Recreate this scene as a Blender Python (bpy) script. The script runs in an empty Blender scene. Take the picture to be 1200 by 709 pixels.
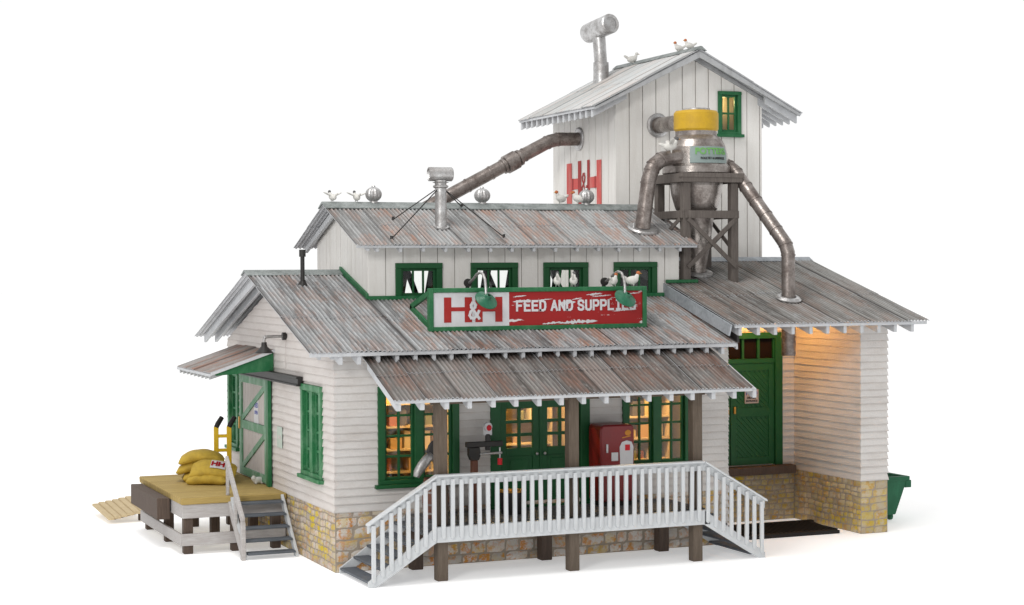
import bpy, bmesh, math, random
from mathutils import Vector, Matrix, noise as mnoise
R_ = random.Random(7)
D = bpy.data
SC = bpy.context.scene
COL = SC.collection
V = Vector

# ------------------------------------------------------------------ materials
class NT:
    def __init__(s, name):
        s.m = D.materials.new(name); s.m.use_nodes = True
        s.t = s.m.node_tree; s.t.nodes.clear()
        s.out = s.n('ShaderNodeOutputMaterial'); s.b = s.n('ShaderNodeBsdfPrincipled')
        s.l(s.b.outputs[0], s.out.inputs[0])
    def n(s, ty, **kw):
        x = s.t.nodes.new(ty)
        for k, v in kw.items(): setattr(x, k, v)
        return x
    def l(s, a, b): s.t.links.new(a, b)
    def coord(s, kind='Object', scale=(1, 1, 1), loc=(0, 0, 0)):
        c = s.n('ShaderNodeTexCoord'); mp = s.n('ShaderNodeMapping')
        s.l(c.outputs[kind], mp.inputs[0]); mp.inputs['Scale'].default_value = scale; mp.inputs['Location'].default_value = loc
        return mp.outputs[0]
    def noise(s, vec, scale=5, detail=4, rough=.6, lo=.35, hi=.65):
        x = s.n('ShaderNodeTexNoise'); s.l(vec, x.inputs['Vector'])
        x.inputs['Scale'].default_value = scale; x.inputs['Detail'].default_value = detail; x.inputs['Roughness'].default_value = rough
        return s.ramp(x.outputs[0], lo, hi)
    def ramp(s, fac, lo, hi, a=0., b=1.):
        r = s.n('ShaderNodeMapRange'); s.l(fac, r.inputs[0])
        r.inputs[1].default_value = lo; r.inputs[2].default_value = hi; r.inputs[3].default_value = a; r.inputs[4].default_value = b
        return r.outputs[0]
    def mix(s, fac, a, b, mode='MIX'):
        x = s.n('ShaderNodeMix', data_type='RGBA', blend_type=mode)
        if hasattr(fac, 'links'): s.l(fac, x.inputs[0])
        else: x.inputs[0].default_value = fac
        for i, c in ((6, a), (7, b)):
            if hasattr(c, 'links'): s.l(c, x.inputs[i])
            else: x.inputs[i].default_value = (*c, 1)
        return x.outputs[2]
    def math(s, op, a, b=0.):
        x = s.n('ShaderNodeMath', operation=op)
        for i, c in enumerate((a, b)):
            if hasattr(c, 'links'): s.l(c, x.inputs[i])
            else: x.inputs[i].default_value = c
        return x.outputs[0]
    def attr(s, name):
        a = s.n('ShaderNodeAttribute'); a.attribute_name = name; return a
    def bump(s, h, strength=.3, dist=.02):
        b = s.n('ShaderNodeBump'); s.l(h, b.inputs['Height']); b.inputs['Strength'].default_value = strength; b.inputs['Distance'].default_value = dist
        s.l(b.outputs[0], s.b.inputs['Normal'])
    def set(s, col=None, rough=.6, metal=0., spec=.3):
        if col is not None:
            if hasattr(col, 'links'): s.l(col, s.b.inputs['Base Color'])
            else: s.b.inputs['Base Color'].default_value = (*col, 1)
        if hasattr(rough, 'links'): s.l(rough, s.b.inputs['Roughness'])
        else: s.b.inputs['Roughness'].default_value = rough
        s.b.inputs['Metallic'].default_value = metal
        s.b.inputs['Specular IOR Level'].default_value = spec
        return s.m

def paint(name, col, dirt=(.3, .26, .22), amt=.35, rough=.55, sc=3., stretch=(1, 1, .35), bump=.12, spec=.3, fine=.25):
    t = NT(name)
    c = t.coord('Object', stretch)
    n1 = t.noise(c, sc, 6, .65, .45, .8)
    n2 = t.noise(t.coord('Object', (1, 1, 1)), sc * 9, 4, .7, .4, .8)
    k = t.mix(t.math('MULTIPLY', n1, amt), col, dirt)
    k = t.mix(t.math('MULTIPLY', n2, amt * fine), k, dirt)
    t.bump(n2, bump, .01)
    return t.set(k, rough, 0, spec)

def wood(name, a, b, rough=.7, grain=(14, 1.2, 14), bump=.3, line=None):
    t = NT(name); c = t.coord('Object', grain)
    n1 = t.noise(c, 2.5, 6, .7, .3, .7); n2 = t.noise(t.coord(), 3, 3, .5, .4, .7)
    k = t.mix(n1, a, b); k = t.mix(t.math('MULTIPLY', n2, .35), k, b)
    t.bump(n1, bump, .01)
    return t.set(k, rough, 0, .25)

def roofmat(name, base, dark, rust, rustamt=.5, darkamt=.6, pale=(.50, .52, .53), paleamt=.4, sat=1.):
    t = NT(name)
    uvs = t.coord('UV', (6., .36, 1)); uvf = t.coord('UV', (10., .9, 1)); uvb = t.coord('UV', (2.6, .7, 1))
    a = t.attr('tint'); sep = t.n('ShaderNodeSeparateColor'); t.l(a.outputs['Color'], sep.inputs[0])
    streak = t.noise(uvs, 1.1, 5, .72, .46, .60)
    fine = t.noise(uvf, 3, 5, .75, .42, .68)
    blotch = t.noise(uvb, 1.0, 5, .7, .475, .565)
    grit = t.noise(t.coord('UV', (1, 1, 1)), 30, 3, .7, .35, .7)
    k = t.mix(t.math('MULTIPLY', fine, paleamt), base, pale)
    k = t.mix(t.math('MULTIPLY', t.ramp(sep.outputs[0], .0, .35, 1, 0), .35), k, pale)
    brown = (rust[0] * .4 + base[0] * .32, rust[1] * .5 + base[1] * .38, rust[2] * .5 + base[2] * .42)
    k = t.mix(t.ramp(sep.outputs[1], .55, 1, .0, .5), k, brown)
    d = t.math('MULTIPLY', streak, t.ramp(sep.outputs[0], 0, 1, .3, 1.))
    k = t.mix(t.math('MULTIPLY', d, darkamt), k, dark)
    k = t.mix(t.math('MULTIPLY', t.ramp(sep.outputs[0], .6, 1, 0, 1), darkamt * .4), k, dark)
    r = t.math('MULTIPLY', blotch, t.ramp(sep.outputs[1], .05, .6, .45, 1.))
    r = t.math('MULTIPLY', r, t.ramp(fine, 0, 1, .35, 1.))
    k = t.mix(t.math('MULTIPLY', r, rustamt), k, rust)
    k = t.mix(t.math('MULTIPLY', t.noise(t.coord('UV', (20., 2.2, 1), (4, 9, 0)), 1.5, 3, .6, .58, .66), .5), k, pale)
    k = t.mix(t.math('MULTIPLY', grit, .22), k, dark)
    # grime settles in the valleys of the corrugation
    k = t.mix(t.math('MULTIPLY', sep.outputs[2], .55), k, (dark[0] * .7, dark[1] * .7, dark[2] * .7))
    t.bump(grit, .15, .01)
    return t.set(k, .5, .15, .35)

def stone(name, base, warm, yellow, wamt, yamt):
    t = NT(name); a = t.attr('tint'); sep = t.n('ShaderNodeSeparateColor'); t.l(a.outputs['Color'], sep.inputs[0])
    c = t.coord()
    v = t.ramp(sep.outputs[0], 0, 1, .72, 1.1)
    k0 = t.n('ShaderNodeVectorMath', operation='SCALE'); k0.inputs[0].default_value = base; t.l(v, k0.inputs[3])
    n1 = t.noise(c, 4.5, 7, .8, .48, .56); n2 = t.noise(t.coord('Object', (1, 1, 1), (3, 5, 1)), 4.5, 6, .75, .46, .56)
    g = t.noise(c, 1.1, 2, .5, .4, .6)
    k = t.mix(t.math('MULTIPLY', t.math('MULTIPLY', n1, wamt), t.ramp(sep.outputs[1], .2, .8, .55, 1)), k0.outputs[0], warm)
    k = t.mix(t.math('MULTIPLY', t.math('MULTIPLY', n2, yamt), t.math('MULTIPLY', t.ramp(sep.outputs[2], .15, .7, .45, 1), t.ramp(g, 0, 1, .3, 1))), k, yellow)
    f = t.noise(c, 40, 4, .7, .35, .7)
    k = t.mix(t.math('MULTIPLY', f, .14), k, (.25, .20, .16))
    t.bump(t.math('ADD', f, n1), .45, .02)
    return t.set(k, .85, 0, .15)

def metal(name, col, dark, rough=.38, met=.75, amt=.7, sc=4):
    t = NT(name); c = t.coord()
    n = t.noise(c, sc, 6, .7, .4, .65); f = t.noise(c, sc * 8, 4, .7, .4, .7)
    k = t.mix(t.math('MULTIPLY', n, amt), col, dark); k = t.mix(t.math('MULTIPLY', f, .3), k, dark)
    t.bump(f, .12, .01)
    return t.set(k, t.ramp(n, 0, 1, rough, rough + .25), met, .5)

def flat(name, col, rough=.6, spec=.3, met=0.): return NT(name).set(col, rough, met, spec)

def planks(name, a, b, axis, pitch, rough=.75, seam=(.05, .04, .03)):
    t = NT(name); c = t.n('ShaderNodeTexCoord'); sp = t.n('ShaderNodeSeparateXYZ'); t.l(c.outputs['Object'], sp.inputs[0])
    x = t.math('DIVIDE', sp.outputs[axis], pitch); fr = t.math('FRACT', x); fl = t.math('FLOOR', x)
    w = t.n('ShaderNodeTexWhiteNoise', noise_dimensions='1D'); t.l(fl, w.inputs['W'])
    g = t.noise(t.coord('Object', (1.5, 14, 14) if axis == 1 else (14, 1.5, 14)), 2.5, 5, .7, .3, .7)
    k = t.mix(g, a, b); k = t.mix(t.ramp(w.outputs[0], 0, 1, 0, .8), k, b)
    s_ = t.math('LESS_THAN', fr, .12)
    k = t.mix(t.math('MULTIPLY', s_, .75), k, seam)
    t.bump(t.math('SUBTRACT', g, t.math('MULTIPLY', s_, 3)), .4, .01)
    return t.set(k, rough, 0, .2)

M = {}
M['wall'] = paint('white_clapboard_paint', (.64, .62, .60), (.38, .32, .28), .42, .6, 2.2, (.5, .5, 1.6), .2)
M['wall_side'] = paint('side_clapboard_paint', (.66, .62, .595), (.42, .35, .31), .42, .6, 2.2, (.5, .5, 1.6), .2)
M['board'] = paint('white_board_paint', (.80, .785, .755), (.50, .45, .39), .32, .6, 2.5, (2.5, 2.5, .3), .2)
M['lip'] = paint('grimy_shadow_board_edge', (.36, .31, .28), (.20, .16, .14), .7, .8, 4, (.6, .6, 1), .1)  # settled grime plus the shadow line under each board, put into the colour
M['groove'] = flat('board_groove', (.10, .065, .045), .9)
M['trim'] = paint('pale_grey_trim', (.55, .565, .585), (.33, .33, .34), .5, .55, 6, (1, 1, 1), .2)
M['under'] = paint('pale_sheet_underside', (.50, .51, .53), (.30, .30, .31), .5, .55, 5, (1, 1, 1), .2)
M['rail'] = paint('white_railing_paint', (.56, .58, .595), (.40, .41, .42), .5, .5, 6, (1, 1, .6), .2)
M['green_left'] = paint('lit_dusty_green_paint', (.015, .15, .05), (.22, .38, .25), .8, .5, 5, (1, 1, .6), .15)  # paler copy of the green: dust and the light on the left side, painted in
M['green'] = paint('green_paint', (.006, .080, .022), (.015, .10, .035), .5, .45, 5, (1, 1, .6), .15, .35)
M['green_bright'] = paint('bright_green_paint', (.008, .115, .038), (.10, .25, .13), .5, .45, 5, (1, 1, .6), .15, .35)
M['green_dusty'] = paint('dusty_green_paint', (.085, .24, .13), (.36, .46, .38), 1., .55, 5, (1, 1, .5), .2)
M['post'] = wood('brown_post_wood', (.14, .11, .085), (.09, .068, .05), .7, (12, 12, 1.2))
M['dockpost'] = wood('dark_dock_wood', (.12, .085, .065), (.07, .05, .04), .7, (12, 12, 1.2))
M['dock'] = planks('tan_dock_planks', (.54, .40, .15), (.34, .24, .08), 1, .16, .75, (.17, .11, .05))
M['dockedge'] = wood('tan_plank_ends', (.42, .32, .17), (.22, .15, .07), .8, (8, 8, 8))
M['plank'] = wood('pale_plank_wood', (.66, .54, .34), (.48, .37, .22), .8, (3, 12, 12))
M['greywood'] = wood('weathered_white_wood', (.50, .49, .48), (.36, .33, .32), .8, (1.5, 12, 12))
M['tread'] = wood('slate_tread_wood', (.13, .145, .165), (.075, .085, .10), .7, (1.5, 12, 12))
M['deck'] = planks('grey_deck_planks', (.19, .20, .21), (.12, .12, .12), 0, .15, .75)
M['timber'] = wood('grey_brown_timber', (.165, .145, .13), (.095, .08, .072), .75, (12, 12, 1.5))
M['roof_main'] = roofmat('main_roof_metal', (.40, .405, .41), (.05, .046, .044), (.40, .18, .10), 1., .95, (.60, .63, .65), .5)
M['roof_cler'] = roofmat('upper_roof_metal', (.41, .415, .415), (.10, .095, .09), (.44, .21, .13), .95, .7, (.6, .62, .63), .4)
M['roof_porch'] = roofmat('porch_roof_metal', (.25, .232, .22), (.04, .032, .028), (.27, .125, .08), .85, .95, (.42, .41, .40), .4)
M['roof_awning'] = roofmat('awning_roof_metal', (.33, .30, .28), (.07, .055, .05), (.38, .15, .08), 1., .7, (.5, .5, .5), .25)
M['roof_shed'] = roofmat('shed_roof_metal', (.37, .365, .35), (.06, .052, .047), (.33, .17, .11), .5, .8)
M['roof_tower'] = roofmat('tower_roof_metal', (.60, .62, .62), (.28, .28, .27), (.62, .42, .33), .55, .45, (.72, .73, .74), .5)
M['bargegrey'] = paint('grey_barge_paint', (.40, .41, .42), (.22, .22, .22), .6, .6, 5)
M['cap'] = metal('galvanised_ridge_metal', (.30, .325, .32), (.12, .135, .13), .5, .25, .8, 3)
M['flash'] = metal('flashing_metal', (.42, .45, .48), (.22, .24, .26), .45, .3, .7, 2)
M['pipe'] = metal('weathered_duct_metal', (.32, .285, .265), (.10, .075, .065), .30, .65, .85, 3.5)
M['galv'] = metal('galvanised_metal', (.60, .60, .60), (.22, .20, .19), .32, .8, .7, 4)
M['cyc'] = metal('cyclone_sheet_metal', (.41, .375, .35), (.12, .095, .085), .25, .8, .8, 2.4)
M['yellow'] = paint('yellow_cap_paint', (.54, .33, .02), (.30, .18, .03), .6, .5, 4, (1, 1, 1), .2)
M['truck'] = paint('yellow_enamel', (.80, .52, .02), (.5, .3, .03), .3, .4, 5)
M['sack'] = paint('yellow_sack_cloth', (.50, .34, .045), (.28, .18, .03), .7, .7, 7, (1, 1, 1), .4)
M['black'] = flat('black_rubber', (.018, .016, .015), .5)
M['iron'] = flat('black_iron', (.022, .020, .019), .45, .4)
M['white'] = paint('white_sign_paint', (.60, .60, .62), (.45, .43, .42), .4, .5, 6)
M['red'] = paint('red_sign_paint', (.33, .014, .012), (.38, .05, .04), .5, .5, 8)
M['redfade'] = paint('faded_red_wall_paint', (.62, .085, .075), (.62, .30, .27), .8, .6, 5)
M['redmach'] = paint('dark_red_enamel', (.20, .008, .010), (.10, .01, .01), .5, .3, 3, spec=.5)
M['stone_front'] = stone('grey_orange_stone', (.70, .66, .62), (.62, .26, .07), (.60, .42, .07), 1., .7)
M['stone_side'] = stone('grey_yellow_stone', (.60, .53, .48), (.54, .28, .12), (.68, .52, .02), .8, 1.)
M['stone_shed'] = stone('ochre_stone', (.54, .46, .33), (.50, .27, .06), (.62, .46, .03), .8, 1.)
M['mortar'] = paint('mortar', (.36, .31, .25), (.22, .17, .13), .7, .9, 12, (1, 1, 1), .4)
M['bird'] = paint('white_feathers', (.60, .59, .56), (.5, .48, .44), .5, .7, 20)
M['birdred'] = flat('rusty_red_feathers', (.42, .13, .05), .7)
M['birdgrey'] = flat('grey_feathers', (.10, .10, .10), .7)
M['sheep'] = M['bird']
M['inside'] = paint('cream_interior_paint', (.55, .45, .30), (.35, .25, .14), .5, .7, 2)
M['infloor'] = flat('brown_interior_floor', (.16, .10, .055), .6)
M['bin'] = paint('green_bin_paint', (.011, .105, .048), (.03, .2, .1), .6, .5, 6)
M['mat'] = flat('black_grate', (.016, .013, .012), .7)
M['copper'] = metal('brass', (.65, .36, .08), (.35, .18, .05), .35, .8, .4)
M['label'] = flat('grey_green_plate', (.22, .275, .265), .4)
M['letgreen'] = flat('leaf_green_lettering', (.13, .33, .09), .6)
M['letblack'] = flat('black_lettering', (.03, .03, .03), .6)
M['letblue'] = flat('blue_lettering', (.07, .09, .33), .6)
M['letred'] = flat('red_lettering', (.55, .02, .03), .6)
M['shade'] = paint('green_enamel_shade', (.008, .10, .05), (.06, .22, .13), .6, .3, 10, spec=.5)
M['barrel'] = wood('barrel_wood', (.22, .10, .07), (.12, .05, .035), .7, (12, 12, 1.2))
M['doorboard'] = paint('grey_door_boards', (.54, .50, .48), (.30, .26, .24), .6, .7, 4, (6, 6, .4), .2)

def glassmat():
    t = NT('window_glass'); t.t.nodes.remove(t.b)
    tr = t.n('ShaderNodeBsdfTransparent'); tr.inputs[0].default_value = (.93, .95, .92, 1)
    gl = t.n('ShaderNodeBsdfGlossy'); gl.inputs['Roughness'].default_value = .06; gl.inputs[0].default_value = (.8, .85, .85, 1)
    mx = t.n('ShaderNodeMixShader'); mx.inputs[0].default_value = .06
    t.l(tr.outputs[0], mx.inputs[1]); t.l(gl.outputs[0], mx.inputs[2]); t.l(mx.outputs[0], t.out.inputs[0])
    return t.m
M['glass'] = glassmat(); M['gpane'] = flat('dark_green_glass', (.012, .085, .035), .25, .5)
def emis(name, col, s):
    t = NT(name); t.set(col, .5); t.b.inputs['Emission Color'].default_value = (*col, 1); t.b.inputs['Emission Strength'].default_value = s; return t.m
M['bulb'] = emis('lit_bulb', (1, .72, .35), 14)

def signred():
    t = NT('worn_red_sign_paint'); c = t.coord('Object', (1.2, 1, 5.5))
    x = t.n('ShaderNodeTexNoise'); t.l(c, x.inputs['Vector']); x.inputs['Scale'].default_value = 1.15; x.inputs['Detail'].default_value = 10; x.inputs['Roughness'].default_value = .62
    w = t.ramp(x.outputs[0], .585, .595); f = t.noise(t.coord(), 9, 4, .6, .45, .7)
    k = t.mix(t.math('MULTIPLY', f, .3), (.31, .011, .011), (.24, .015, .015))
    return t.set(t.mix(w, k, (.62, .60, .60)), .55, 0, .3)
M['signred'] = signred()

def groundmat():
    t = NT('glowing_studio_surface'); t.set((.9, .9, .9), .7, 0, .1)
    t.b.inputs['Emission Color'].default_value = (1, 1, 1, 1); t.b.inputs['Emission Strength'].default_value = .35  # added glow keeps the floor white and thins the shadows on it
    return t.m
M['ground'] = groundmat()

M['bar_red'] = M['red']
# ------------------------------------------------------------------ mesh building
class MB:
    def __init__(s): s.g = []; s.v = []; s.f = []; s.uv = {}; s.tint = {}; s.sm = set(); s.mi = {}; s.cur = 0
    def add(s, vs, fs, smooth=False, uv=None, tint=None):
        o = len(s.v); s.v += [tuple(p) for p in vs]; s.g.append((o, len(s.v), len(s.f), len(s.f) + len(fs)))
        for f in fs:
            i = len(s.f); s.f.append([o + k for k in f])
            if smooth: s.sm.add(i)
            if s.cur: s.mi[i] = s.cur
        if uv is not None:
            for k, u in enumerate(uv): s.uv[o + k] = u
        if tint is not None:
            for k in range(len(vs)): s.tint[o + k] = tint[k] if isinstance(tint, list) else tint
        return s
    def box(s, a, b, jit=0.):
        x0, y0, z0 = (min(a[i], b[i]) for i in range(3)); x1, y1, z1 = (max(a[i], b[i]) for i in range(3))
        vs = [(x0, y0, z0), (x1, y0, z0), (x1, y1, z0), (x0, y1, z0), (x0, y0, z1), (x1, y0, z1), (x1, y1, z1), (x0, y1, z1)]
        if jit: vs = [tuple(c + R_.uniform(-jit, jit) for c in p) for p in vs]
        return s.add(vs, [(0, 3, 2, 1), (4, 5, 6, 7), (0, 1, 5, 4), (1, 2, 6, 5), (2, 3, 7, 6), (3, 0, 4, 7)])
    def bar(s, p, q, w, h, up=(0, 0, 1), square=False):
        """rectangular bar from p to q, w across, h along 'up'"""
        p = V(p); q = V(q); d = (q - p).normalized(); u = V(up); a = d.cross(u).normalized()
        if not square: u = a.cross(d).normalized()
        a = a * w / 2; u = u * h / 2
        vs = [p - a - u, p + a - u, p + a + u, p - a + u, q - a - u, q + a - u, q + a + u, q - a + u]
        return s.add(vs, [(0, 1, 2, 3), (7, 6, 5, 4), (0, 4, 5, 1), (1, 5, 6, 2), (2, 6, 7, 3), (3, 7, 4, 0)])
    def prism(s, poly, ext):
        e = V(ext); n = len(poly); vs = [V(p) for p in poly] + [V(p) + e for p in poly]
        fs = [tuple(range(n))[::-1], tuple(range(n, 2 * n))] + [(i, (i + 1) % n, n + (i + 1) % n, n + i) for i in range(n)]
        return s.add(vs, fs)
    def tube(s, pts, rs, n=16, caps=True, smooth=True, closed_path=False):
        pts = [V(p) for p in pts]
        if not isinstance(rs, (list, tuple)): rs = [rs] * len(pts)
        rings = []; prev = None
        for i, p in enumerate(pts):
            a = (pts[i] - pts[i - 1]).normalized() if i else (pts[1] - pts[0]).normalized()
            b = (pts[i + 1] - pts[i]).normalized() if i < len(pts) - 1 else a
            d = (a + b).normalized() if (a + b).length > 1e-6 else a
            if prev is None:
                ref = V((0, 0, 1)) if abs(d.z) < .9 else V((1, 0, 0)); u = d.cross(ref).normalized()
            else: u = (prev - d * prev.dot(d)).normalized()
            prev = u; w = d.cross(u)
            k = 1 / max(.5, d.dot(a))
            rings.append([p + (u * math.cos(t) + w * math.sin(t)) * rs[i] for t in [2 * math.pi * j / n for j in range(n)]])
        vs = [p for r in rings for p in r]; fs = []
        for i in range(len(pts) - 1):
            for j in range(n): fs.append((i * n + j, i * n + (j + 1) % n, (i + 1) * n + (j + 1) % n, (i + 1) * n + j))
        o = len(s.v); s.add(vs, fs, smooth)
        if caps:
            s.add(rings[0], [tuple(range(n))[::-1]]); s.add(rings[-1], [tuple(range(n))])
        return s
    def lathe(s, prof, c, n=32, axis=(0, 0, 1), smooth=True):
        """prof: list of (r, h)"""
        ax = V(axis).normalized(); ref = V((1, 0, 0)) if abs(ax.x) < .9 else V((0, 1, 0)); u = ax.cross(ref).normalized(); w = ax.cross(u); c = V(c)
        for (r0, h0), (r1, h1) in zip(prof[:-1], prof[1:]):
            vs = []
            for r, h in ((r0, h0), (r1, h1)):
                vs += [c + ax * h + (u * math.cos(2 * math.pi * j / n) + w * math.sin(2 * math.pi * j / n)) * r for j in range(n)]
            s.add(vs, [(j, (j + 1) % n, n + (j + 1) % n, n + j) for j in range(n)], smooth)
        return s
    def ell(s, c, r, rot=None, n=16, m=10):
        c = V(c); rot = rot or Matrix(); vs = []; fs = []
        for i in range(m + 1):
            th = math.pi * i / m
            for j in range(n):
                ph = 2 * math.pi * j / n
                vs.append(c + rot @ V((r[0] * math.sin(th) * math.cos(ph), r[1] * math.sin(th) * math.sin(ph), r[2] * math.cos(th))))
        for i in range(m):
            for j in range(n): fs.append((i * n + j, (i + 1) * n + j, (i + 1) * n + (j + 1) % n, i * n + (j + 1) % n))
        return s.add(vs, fs, True)
    def build(s, name, mats, parent=None, bevel=0, loc=(0, 0, 0), remesh=0, weld=False):
        me = D.meshes.new(name); L = V(loc)
        me.from_pydata([tuple(V(p) - L) for p in s.v], [], s.f)
        if not isinstance(mats, (list, tuple)): mats = [mats]
        for m in mats: me.materials.append(M[m] if isinstance(m, str) else m)
        for i, p in enumerate(me.polygons):
            p.use_smooth = i in s.sm; p.material_index = s.mi.get(i, 0)
        if s.uv:
            uvl = me.uv_layers.new(name='UVMap')
            for lp in me.loops: uvl.data[lp.index].uv = s.uv.get(lp.vertex_index, (0, 0))
        if s.tint:
            ca = me.color_attributes.new('tint', 'FLOAT_COLOR', 'POINT')
            for i in range(len(me.vertices)): ca.data[i].color = (*s.tint.get(i, (.5, .5, 0)), 1)
        bm = bmesh.new(); bm.from_mesh(me)
        if weld: bmesh.ops.remove_doubles(bm, verts=bm.verts, dist=.0004)
        bmesh.ops.recalc_face_normals(bm, faces=bm.faces) if weld else None
        bm.to_mesh(me); bm.free(); me.update()
        o = D.objects.new(name, me); COL.objects.link(o); o.location = L
        if parent is not None:
            o.parent = parent; o.matrix_parent_inverse = Matrix()
            w = V((0, 0, 0)); p = parent
            while p is not None: w += V(p.location); p = p.parent
            o.location = L - w
        if bevel:
            b = o.modifiers.new('bevel', 'BEVEL'); b.width = bevel; b.segments = 1; b.limit_method = 'ANGLE'
        if remesh:
            r = o.modifiers.new('remesh', 'REMESH'); r.mode = 'VOXEL'; r.voxel_size = remesh; r.use_smooth_shade = True
            sm = o.modifiers.new('smooth', 'SMOOTH'); sm.factor = .5; sm.iterations = 3
        return o

def thing(name, label, cat, loc=(0, 0, 0), rz=0, group=None):
    o = D.objects.new(name, None); COL.objects.link(o); o.location = loc; o.rotation_euler = (0, 0, rz)
    o.empty_display_size = .2
    o['label'] = label; o['category'] = cat
    if group: o['group'] = group
    return o
def tag(o, label, cat, group=None, kind=None):
    if label: o['label'] = label
    if cat: o['category'] = cat
    if group: o['group'] = group
    if kind: o['kind'] = kind
    return o
def copy_child(src, parent, loc=None):
    c = src.copy(); COL.objects.link(c); c.parent = parent
    if loc is not None: c.location = loc
    return c
def copy_tree(o, parent=None):
    c = o.copy(); COL.objects.link(c); c.parent = parent
    for ch in [x for x in D.objects if x.parent == o]: copy_tree(ch, c)
    return c

def text_mesh(name, body, size, mat, origin, xdir, updir, parent=None, extrude=.004, bold=0., sx=1., align='CENTER'):
    cu = D.curves.new(name, 'FONT'); cu.body = body; cu.size = size; cu.align_x = align; cu.align_y = 'CENTER'; cu.extrude = extrude; cu.offset = bold
    tmp = D.objects.new('tmp_text', cu); COL.objects.link(tmp)
    bpy.context.view_layer.update()
    me = D.meshes.new_from_object(tmp.evaluated_get(bpy.context.evaluated_depsgraph_get()))
    D.objects.remove(tmp)
    x = V(xdir).normalized(); u = V(updir).normalized(); n = x.cross(u)
    for v in me.vertices:
        c = v.co.copy(); v.co = x * c.x * sx + u * c.y + n * c.z
    me.materials.clear(); me.materials.append(M[mat])
    me.name = name
    o = D.objects.new(name, me); COL.objects.link(o)
    L = V(origin)
    if parent is not None:
        o.parent = parent; w = V((0, 0, 0)); p = parent
        while p is not None: w += V(p.location); p = p.parent
        L = L - w
    o.location = L
    return o

G = {'F': [[(0, 0), (0, 1), (.95, 1)], [(0, .53), (.8, .53)]], 'E': [[(1, 0), (0, 0), (0, 1), (1, 1)], [(0, .53), (.85, .53)]],
     'D': [[(0, 0), (0, 1), (.6, 1), (.88, .9), (1, .68), (1, .32), (.88, .1), (.6, 0), (0, 0)]], 'A': [[(-.05, 0), (.5, 1), (1.05, 0)], [(.2, .33), (.8, .33)]],
     'N': [[(0, 0), (0, 1), (1, 0), (1, 1)]], 'S': [[(1, .78), (.88, .95), (.6, 1), (.3, 1), (.05, .9), (.02, .7), (.15, .57), (.85, .43), (.98, .28), (.93, .08), (.7, 0), (.35, 0), (.1, .06), (0, .22)]],
     'U': [[(0, 1), (0, .25), (.1, .07), (.32, 0), (.68, 0), (.9, .07), (1, .25), (1, 1)]], 'P': [[(0, 0), (0, 1), (.7, 1), (.95, .9), (1, .73), (.95, .52), (.7, .43), (0, .43)]],
     'L': [[(0, 1), (0, 0), (.95, 0)]], 'I': [[(.5, 0), (.5, 1)], [(.15, 0), (.85, 0)], [(.15, 1), (.85, 1)]], 'O': [[(.3, 0), (.7, 0), (1, .3), (1, .7), (.7, 1), (.3, 1), (0, .7), (0, .3), (.3, 0)]],
     '&': [[(1, .0), (.22, .7), (.2, .84), (.33, .98), (.52, .98), (.64, .84), (.58, .7), (.15, .42), (.04, .2), (.2, .03), (.46, 0), (.75, .16), (.98, .46)]], ' ': []}
def strokes(body, h, w, st, mat, origin, xdir, updir, parent, name='lettering', adv=1.42, spaces=.75):
    """block letters drawn with flat strokes; origin is the lower left corner"""
    x_, u_ = V(xdir).normalized(), V(updir).normalized(); n_ = x_.cross(u_); o_ = V(origin); mb = MB(); cx = 0; lay = 0
    for ch in body:
        for line in G[ch]:
            pts = [(cx + a * w, b * h) for a, b in line]
            for (a, b), (c, d) in zip(pts[:-1], pts[1:]):
                lay += 1; e = .0002 * (lay % 7); dx, dy = c - a, d - b; L_ = math.hypot(dx, dy); dx, dy = dx / L_ * st / 2, dy / L_ * st / 2
                q = [(a - dx * .8 + dy, b - dy * .8 - dx), (c + dx * .8 + dy, d + dy * .8 - dx), (c + dx * .8 - dy, d + dy * .8 + dx), (a - dx * .8 - dy, b - dy * .8 + dx)]
                mb.prism([o_ + x_ * p + u_ * r + n_ * (.0 + e) for p, r in q], n_ * .004)
        cx += w * (adv if ch != ' ' else spaces) * (.92 if ch == 'I' else 1)
    return mb.build(name, mat, parent)

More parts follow.
